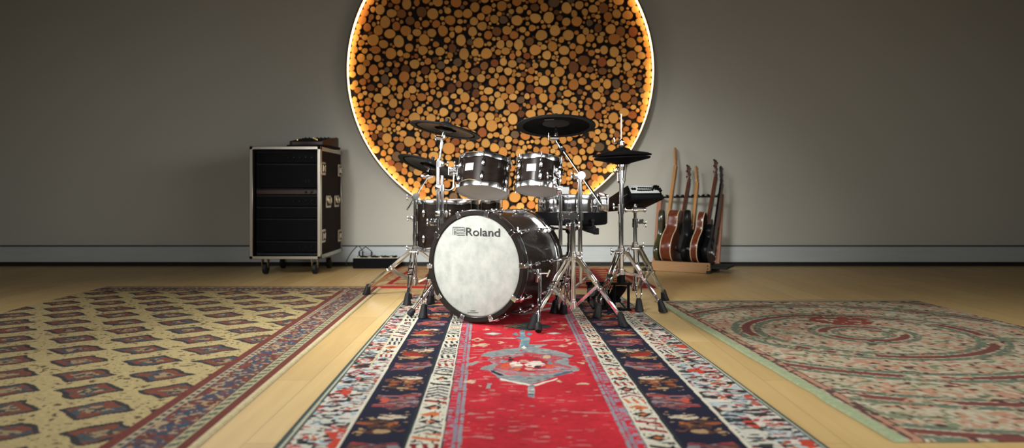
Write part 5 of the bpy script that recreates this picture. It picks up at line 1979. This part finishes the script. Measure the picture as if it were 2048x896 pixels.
def guitar(name, label, base, tip, nrm, outline, thick, body_m, neck_m, side_m=None, bind=False, pegs=3, slim=.046, head_l=.15, inline=False, shiny=None, kind='electric'):
    base, tip = Vector(base), Vector(tip)
    up = (tip - base).normalized()
    nrm = Vector(nrm)
    nrm = (nrm - up * nrm.dot(up)).normalized()
    sd = up.cross(nrm).normalized()                     # width direction
    R = Matrix((sd, up, nrm)).transposed()
    if R.determinant() < 0:
        sd = -sd
        R = Matrix((sd, up, nrm)).transposed()
    T = TM(base, R)
    L = (tip - base).length
    bl = max(p[1] for p in outline)
    root = thing(name, label, 'guitar', tuple(base), 'guitars leaning in the wooden rack')
    m = MB(T)
    m.prism(outline, -thick / 2, thick / 2, None, (0, 0, 0), .004 if bind else .010, 2)
    m.build('body', side_m or body_m, root, ang=50)
    m = MB(T)
    inner = [(x * .965, (y - bl / 2) * .972 + bl / 2) for x, y in outline]
    m.prism(inner, thick / 2 - .002, thick / 2 + .0012)
    m.build('soundboard' if kind != 'electric' else 'top', body_m, root)
    if bind:
        m = MB(T)
        n = len(outline)
        for z in (-thick / 2 + .002, thick / 2 - .002):
            m.rod([(x * 1.004, (y - bl / 2) * 1.004 + bl / 2, z) for x, y in outline] + [(outline[0][0], outline[0][1], z)], .0036, 6)
        m.build('binding', M['cream'], root)
    nl = L - head_l
    y0 = bl * (.80 if kind == 'electric' else .92)
    zt = thick / 2 + .004
    m = MB(T)
    prof = [(-slim / 2 * 1.18, zt), (slim / 2 * 1.18, zt), (slim / 2, zt - .014), (slim * .22, zt - .024), (-slim * .22, zt - .024), (-slim / 2, zt - .014)]
    vs = [(x, y0, z) for x, z in prof] + [(x * .80, nl, z) for x, z in prof]
    m.add(vs, [(0, 1, 2, 3, 4, 5), (11, 10, 9, 8, 7, 6)] + [(i, (i + 1) % 6, 6 + (i + 1) % 6, 6 + i) for i in range(6)])
    m.build('neck', neck_m, root)
    m = MB(T)
    m.add([(-slim * .56, y0 - .06, zt), (slim * .56, y0 - .06, zt), (slim * .45, nl, zt), (-slim * .45, nl, zt), (-slim * .56, y0 - .06, zt + .006), (slim * .56, y0 - .06, zt + .006), (slim * .45, nl, zt + .006), (-slim * .45, nl, zt + .006)],
          [(0, 1, 2, 3), (4, 5, 6, 7), (0, 1, 5, 4), (1, 2, 6, 5), (2, 3, 7, 6), (3, 0, 4, 7)])
    m.build('fretboard', M['rosewood'] if neck_m is not M['maple'] else M['maple'], root)
    # headstock tilted back
    HT = T @ TM((0, nl - .004, zt - .008), Matrix.Rotation(math.radians(-9), 3, 'X'))
    m = MB(HT)
    if inline:
        ol = smooth_outline([(-.020, 0), (.020, 0), (.030, .04), (.042, .08), (.034, head_l - .02), (.012, head_l), (-.022, head_l - .02), (-.026, .06)], 4)
    else:
        ol = [(-.021, 0), (.021, 0), (.036, .03), (.038, head_l - .008), (.016, head_l), (0, head_l - .008), (-.016, head_l), (-.038, head_l - .008), (-.036, .03)]
    m.prism(ol, -.008, .006, None, (0, 0, 0), .002)
    m.build('headstock', neck_m, root)
    for s in ((1,) if inline else (-1, 1)):
        for k in range(pegs if not inline else pegs + 1):
            yy = .035 + (head_l - .055) * k / ((pegs if not inline else pegs + 1) - 1)
            m = MB(HT)
            m.tube((s * .030, yy, -.002), (s * .052, yy, -.002), .0035, n=8)
            m.ball((s * .058, yy, -.002), .010, (.8, .9, .6))
            m.tube((s * .022, yy, .004), (s * .022, yy, .016), .005, n=8)
            m.build('tuning_peg', M['chrome'] if neck_m is not M['mahogany'] else M['gloss'], root)
    zs = zt + .012
    m = MB(T)
    by = bl * .27
    m.box((0, by, thick / 2 + .006), (.085 if kind == 'electric' else .14, .026, .012), None, .003)
    m.build('bridge', M['chrome'] if kind == 'electric' else M['rosewood'], root)
    m = MB(T)
    for k in range(6):
        t = (k - 2.5) / 5
        m.tube((t * .052, by, zs), (t * .036, nl, zt + .008), .0006, n=4, cap=False)
    m.build('strings', M['string'], root)
    if kind == 'electric':
        for yy in (bl * .42, bl * .60):
            m = MB(T); m.box((0, yy, thick / 2 + .005), (.080, .032, .010), None, .003); m.build('pickup', M['gloss'], root)
    else:
        m = MB(T); m.lathe([(0, .0022), (.048, .0022), (.056, .0016), (.056, 0), (0, 0)], (0, bl * .66, thick / 2), None, 32); m.build('sound_hole', M['void'], root)
    for (px_, py_, pz, r) in shiny or ():
        m = MB(T); m.ball((px_, py_, pz), r, (1, 1, .8)); m.build('knob', M['chrome'], root)
    return root


def guitars():
    u = Vector((.85, -.52, 0))
    z = .067

    def at(px, py, Y): return P(px, py, Y)
    guitar('bass_guitar', 'maple necked bass with an olive body, tallest and leftmost in the rack', (1.342, 6.47, z), at(1353, 294, 6.72), u, OFFSET, .045, M['olive'], M['maple'], pegs=3, head_l=.19, inline=True,
           shiny=[(.165, .12, 0, .008), (.145, .25, .0, .007), (.158, .36, 0, .009), (.10, .08, .026, .010)])
    guitar('acoustic_guitar', 'mahogany acoustic guitar with cream binding, its deep side facing out', (1.425, 6.43, z), at(1374, 330, 6.68), u, ACOUSTIC, .098, M['mahogany'], M['mahogany'], bind=True, slim=.050, kind='acoustic', head_l=.17)
    guitar('electric_guitar', 'glossy black electric guitar with a maple neck, middle one in the rack', (1.575, 6.40, z), at(1394, 330, 6.60), u, OFFSET, .045, M['gloss'], M['maple'], inline=True, head_l=.17,
           shiny=[(.166, .10, 0, .007), (.14, .19, .0, .007), (.125, .23, .022, .006), (.15, .35, .0, .007), (.13, .30, .02, .006)])
    guitar('electric_guitar', 'dark mahogany hollow-body guitar with cream edges, second from the right', (1.650, 6.33, z), at(1432, 319, 6.56), u, SEMI, .060, M['gloss'], M['mahogany'], M['mahogany'], bind=True, head_l=.17,
           shiny=[(.11, .06, .034, .010), (.13, .10, .034, .010)])
    guitar('electric_guitar', 'all black electric guitar with a dark neck, rightmost in the rack', (1.742, 6.34, z), at(1444, 331, 6.52), u, SINGLE, .048, M['gloss'], M['gloss'], head_l=.17,
           shiny=[(.12, .05, .026, .010), (.14, .10, .026, .009), (.10, .09, .026, .009)])


guitars()


def guitar_rack():
    a, b = G(1303, 541.5), G(1420, 548)
    d = (b - a).normalized()
    back = Vector((-d.y, d.x, 0))
    root = thing('guitar_rack', 'wooden floor rack with a front plank and a black yoke bar holding five guitars', 'guitar rack', tuple((a + b) / 2))
    R = Matrix((d, back, Vector((0, 0, 1)))).transposed()
    mid = (a + b) / 2
    L = (b - a).length
    m = MB(); m.box(mid + back * .012 + Vector((0, 0, .047)), (L, .024, .090), R, .003)
    fp = m.build('front_plank', M['beech'], root)
    m = MB()
    for s in (.2, .5, .8):
        m.lathe([(0, .002), (.005, .0015), (.006, 0), (0, 0)], b - d * .02 + Vector((0, 0, .085 * s)) - back * .0005, frame(-back), 10)
    m.build('screw', M['rubber'], fp)
    m = MB(); m.box(mid + back * .17 + d * .08 + Vector((0, 0, .052)), (L + .12, .28, .022), R, .003)
    m.build('base_shelf', M['void'], root, 'black padded shelf')
    pl, pr = Vector((1.335, 6.66, .0)), G(1434, 541)
    tl, tr = P(1320, 392, 6.70), P(1443, 390, 6.54)
    for q, t, nm in ((pl, tl, 0), (pr, tr, 1)):
        m = MB()
        m.bar(q, t + (t - q).normalized() * .008, .042, .030, d, .003)
        m.build('post', M['redwood'], root, 'reddish wooden post')
    for q in (pl, pr):
        m = MB()
        f = q - back * .34 + d * (.0)
        m.bar(q + Vector((0, 0, .016)), f + Vector((0, 0, .016)), .030, .022, d, .002)
        m.build('floor_rail', M['void'], root)
    m = MB()
    h = Vector((0, 0, -.012))
    m.tube(tl + h, tr + h, .0095, n=12)
    br = m.build('yoke_bar', M['rubber'], root, 'black padded yoke bar')
    dd = (tr - tl)
    bk = Vector((-dd.y, dd.x, 0)).normalized()
    n = 6
    for i in range(n):
        c = tl + dd * ((i + .5) / n) + h
        e = dd.normalized()
        m = MB()
        m.rod([c - e * .030 + Vector((0, 0, .004)), c - e * .030 - bk * .03 + Vector((0, 0, .012)), c - e * .014 - bk * .050 + Vector((0, 0, .016))], .0075, 8, 3)
        m.rod([c + e * .030 + Vector((0, 0, .004)), c + e * .030 - bk * .03 + Vector((0, 0, .012)), c + e * .014 - bk * .050 + Vector((0, 0, .016))], .0075, 8, 3)
        m.build('yoke', M['rubber'], br)


guitar_rack()


# ------------------------------------------------------------------ light and camera
def area(name, loc, target, sx, sy, power, col, spread=180):
    l = bpy.data.lights.new(name, 'AREA')
    l.shape = 'RECTANGLE'
    l.size, l.size_y = sx, sy
    l.energy = power
    l.color = col
    l.spread = math.radians(spread)
    o = bpy.data.objects.new(name, l)
    C.objects.link(o)
    o.location = loc
    o.rotation_euler = (Vector(target) - Vector(loc)).to_track_quat('-Z', 'Y').to_euler()
    return o


area('window_daylight_left', (-RX + .10, 2.4, 1.7), (0.0, 4.0, -0.2), 2.8, 2.0, 24, (1.0, 0.98, 0.95), 62)
area('window_daylight_right', (RX - .12, 0.5, 1.7), (0.6, 3.6, -0.6), 4.4, 2.2, 36, (1.0, 0.985, 0.96), 60)
area('added_front_fill', (0, YF + .06, 1.8), (0.0, 2.2, 0.0), 6.2, 2.1, 14, (1.0, 0.98, 0.95), 60)  # unseen fill light, added to brighten the chrome
area('studio_softbox', (-1.9, 0.5, 2.8), (0.12, 6.3, -0.15), 1.2, 0.9, 30, (1.0, 0.99, 0.95), 40)
area('ceiling_softbox', (-2.0, 4.5, 3.55), (0.40, 2.5, 0.0), 1.0, 1.0, 42, (1.0, 0.985, 0.95), 64)
area('added_ceiling_fill', (-0.2, 0.0, 3.5), (0.0, 4.0, 0.4), 5.0, 2.4, 20, (1.0, 0.98, 0.95), 100)  # unseen fill light, added so the tom hoops reflect something bright

w = bpy.data.worlds.new('world')
w.use_nodes = True
w.node_tree.nodes['Background'].inputs[0].default_value = (0.5, 0.55, 0.6, 1)
w.node_tree.nodes['Background'].inputs[1].default_value = 0.3
bpy.context.scene.world = w

cam = bpy.data.cameras.new('camera')
cam.sensor_width = 36.0
cam.lens = F / 2048 * 36.0
cam.shift_y = -(448 - HOR) / 2048
cam.clip_start = 0.05
cam.dof.use_dof = True
cam.dof.focus_distance = 3.9
cam.dof.aperture_fstop = 1.6
co = bpy.data.objects.new('camera', cam)
C.objects.link(co)
co.location = (0, 0, H)
co.rotation_euler = (math.radians(90), 0, 0)
sc = bpy.context.scene
sc.camera = co
sc.view_settings.view_transform = 'Standard'
sc.view_settings.look = 'None'
sc.view_settings.gamma = 1.0
sc.view_settings.use_curve_mapping = False
sc.view_settings.exposure = 0.0
sc.cycles.use_denoising = True
sc.cycles.max_bounces = 8
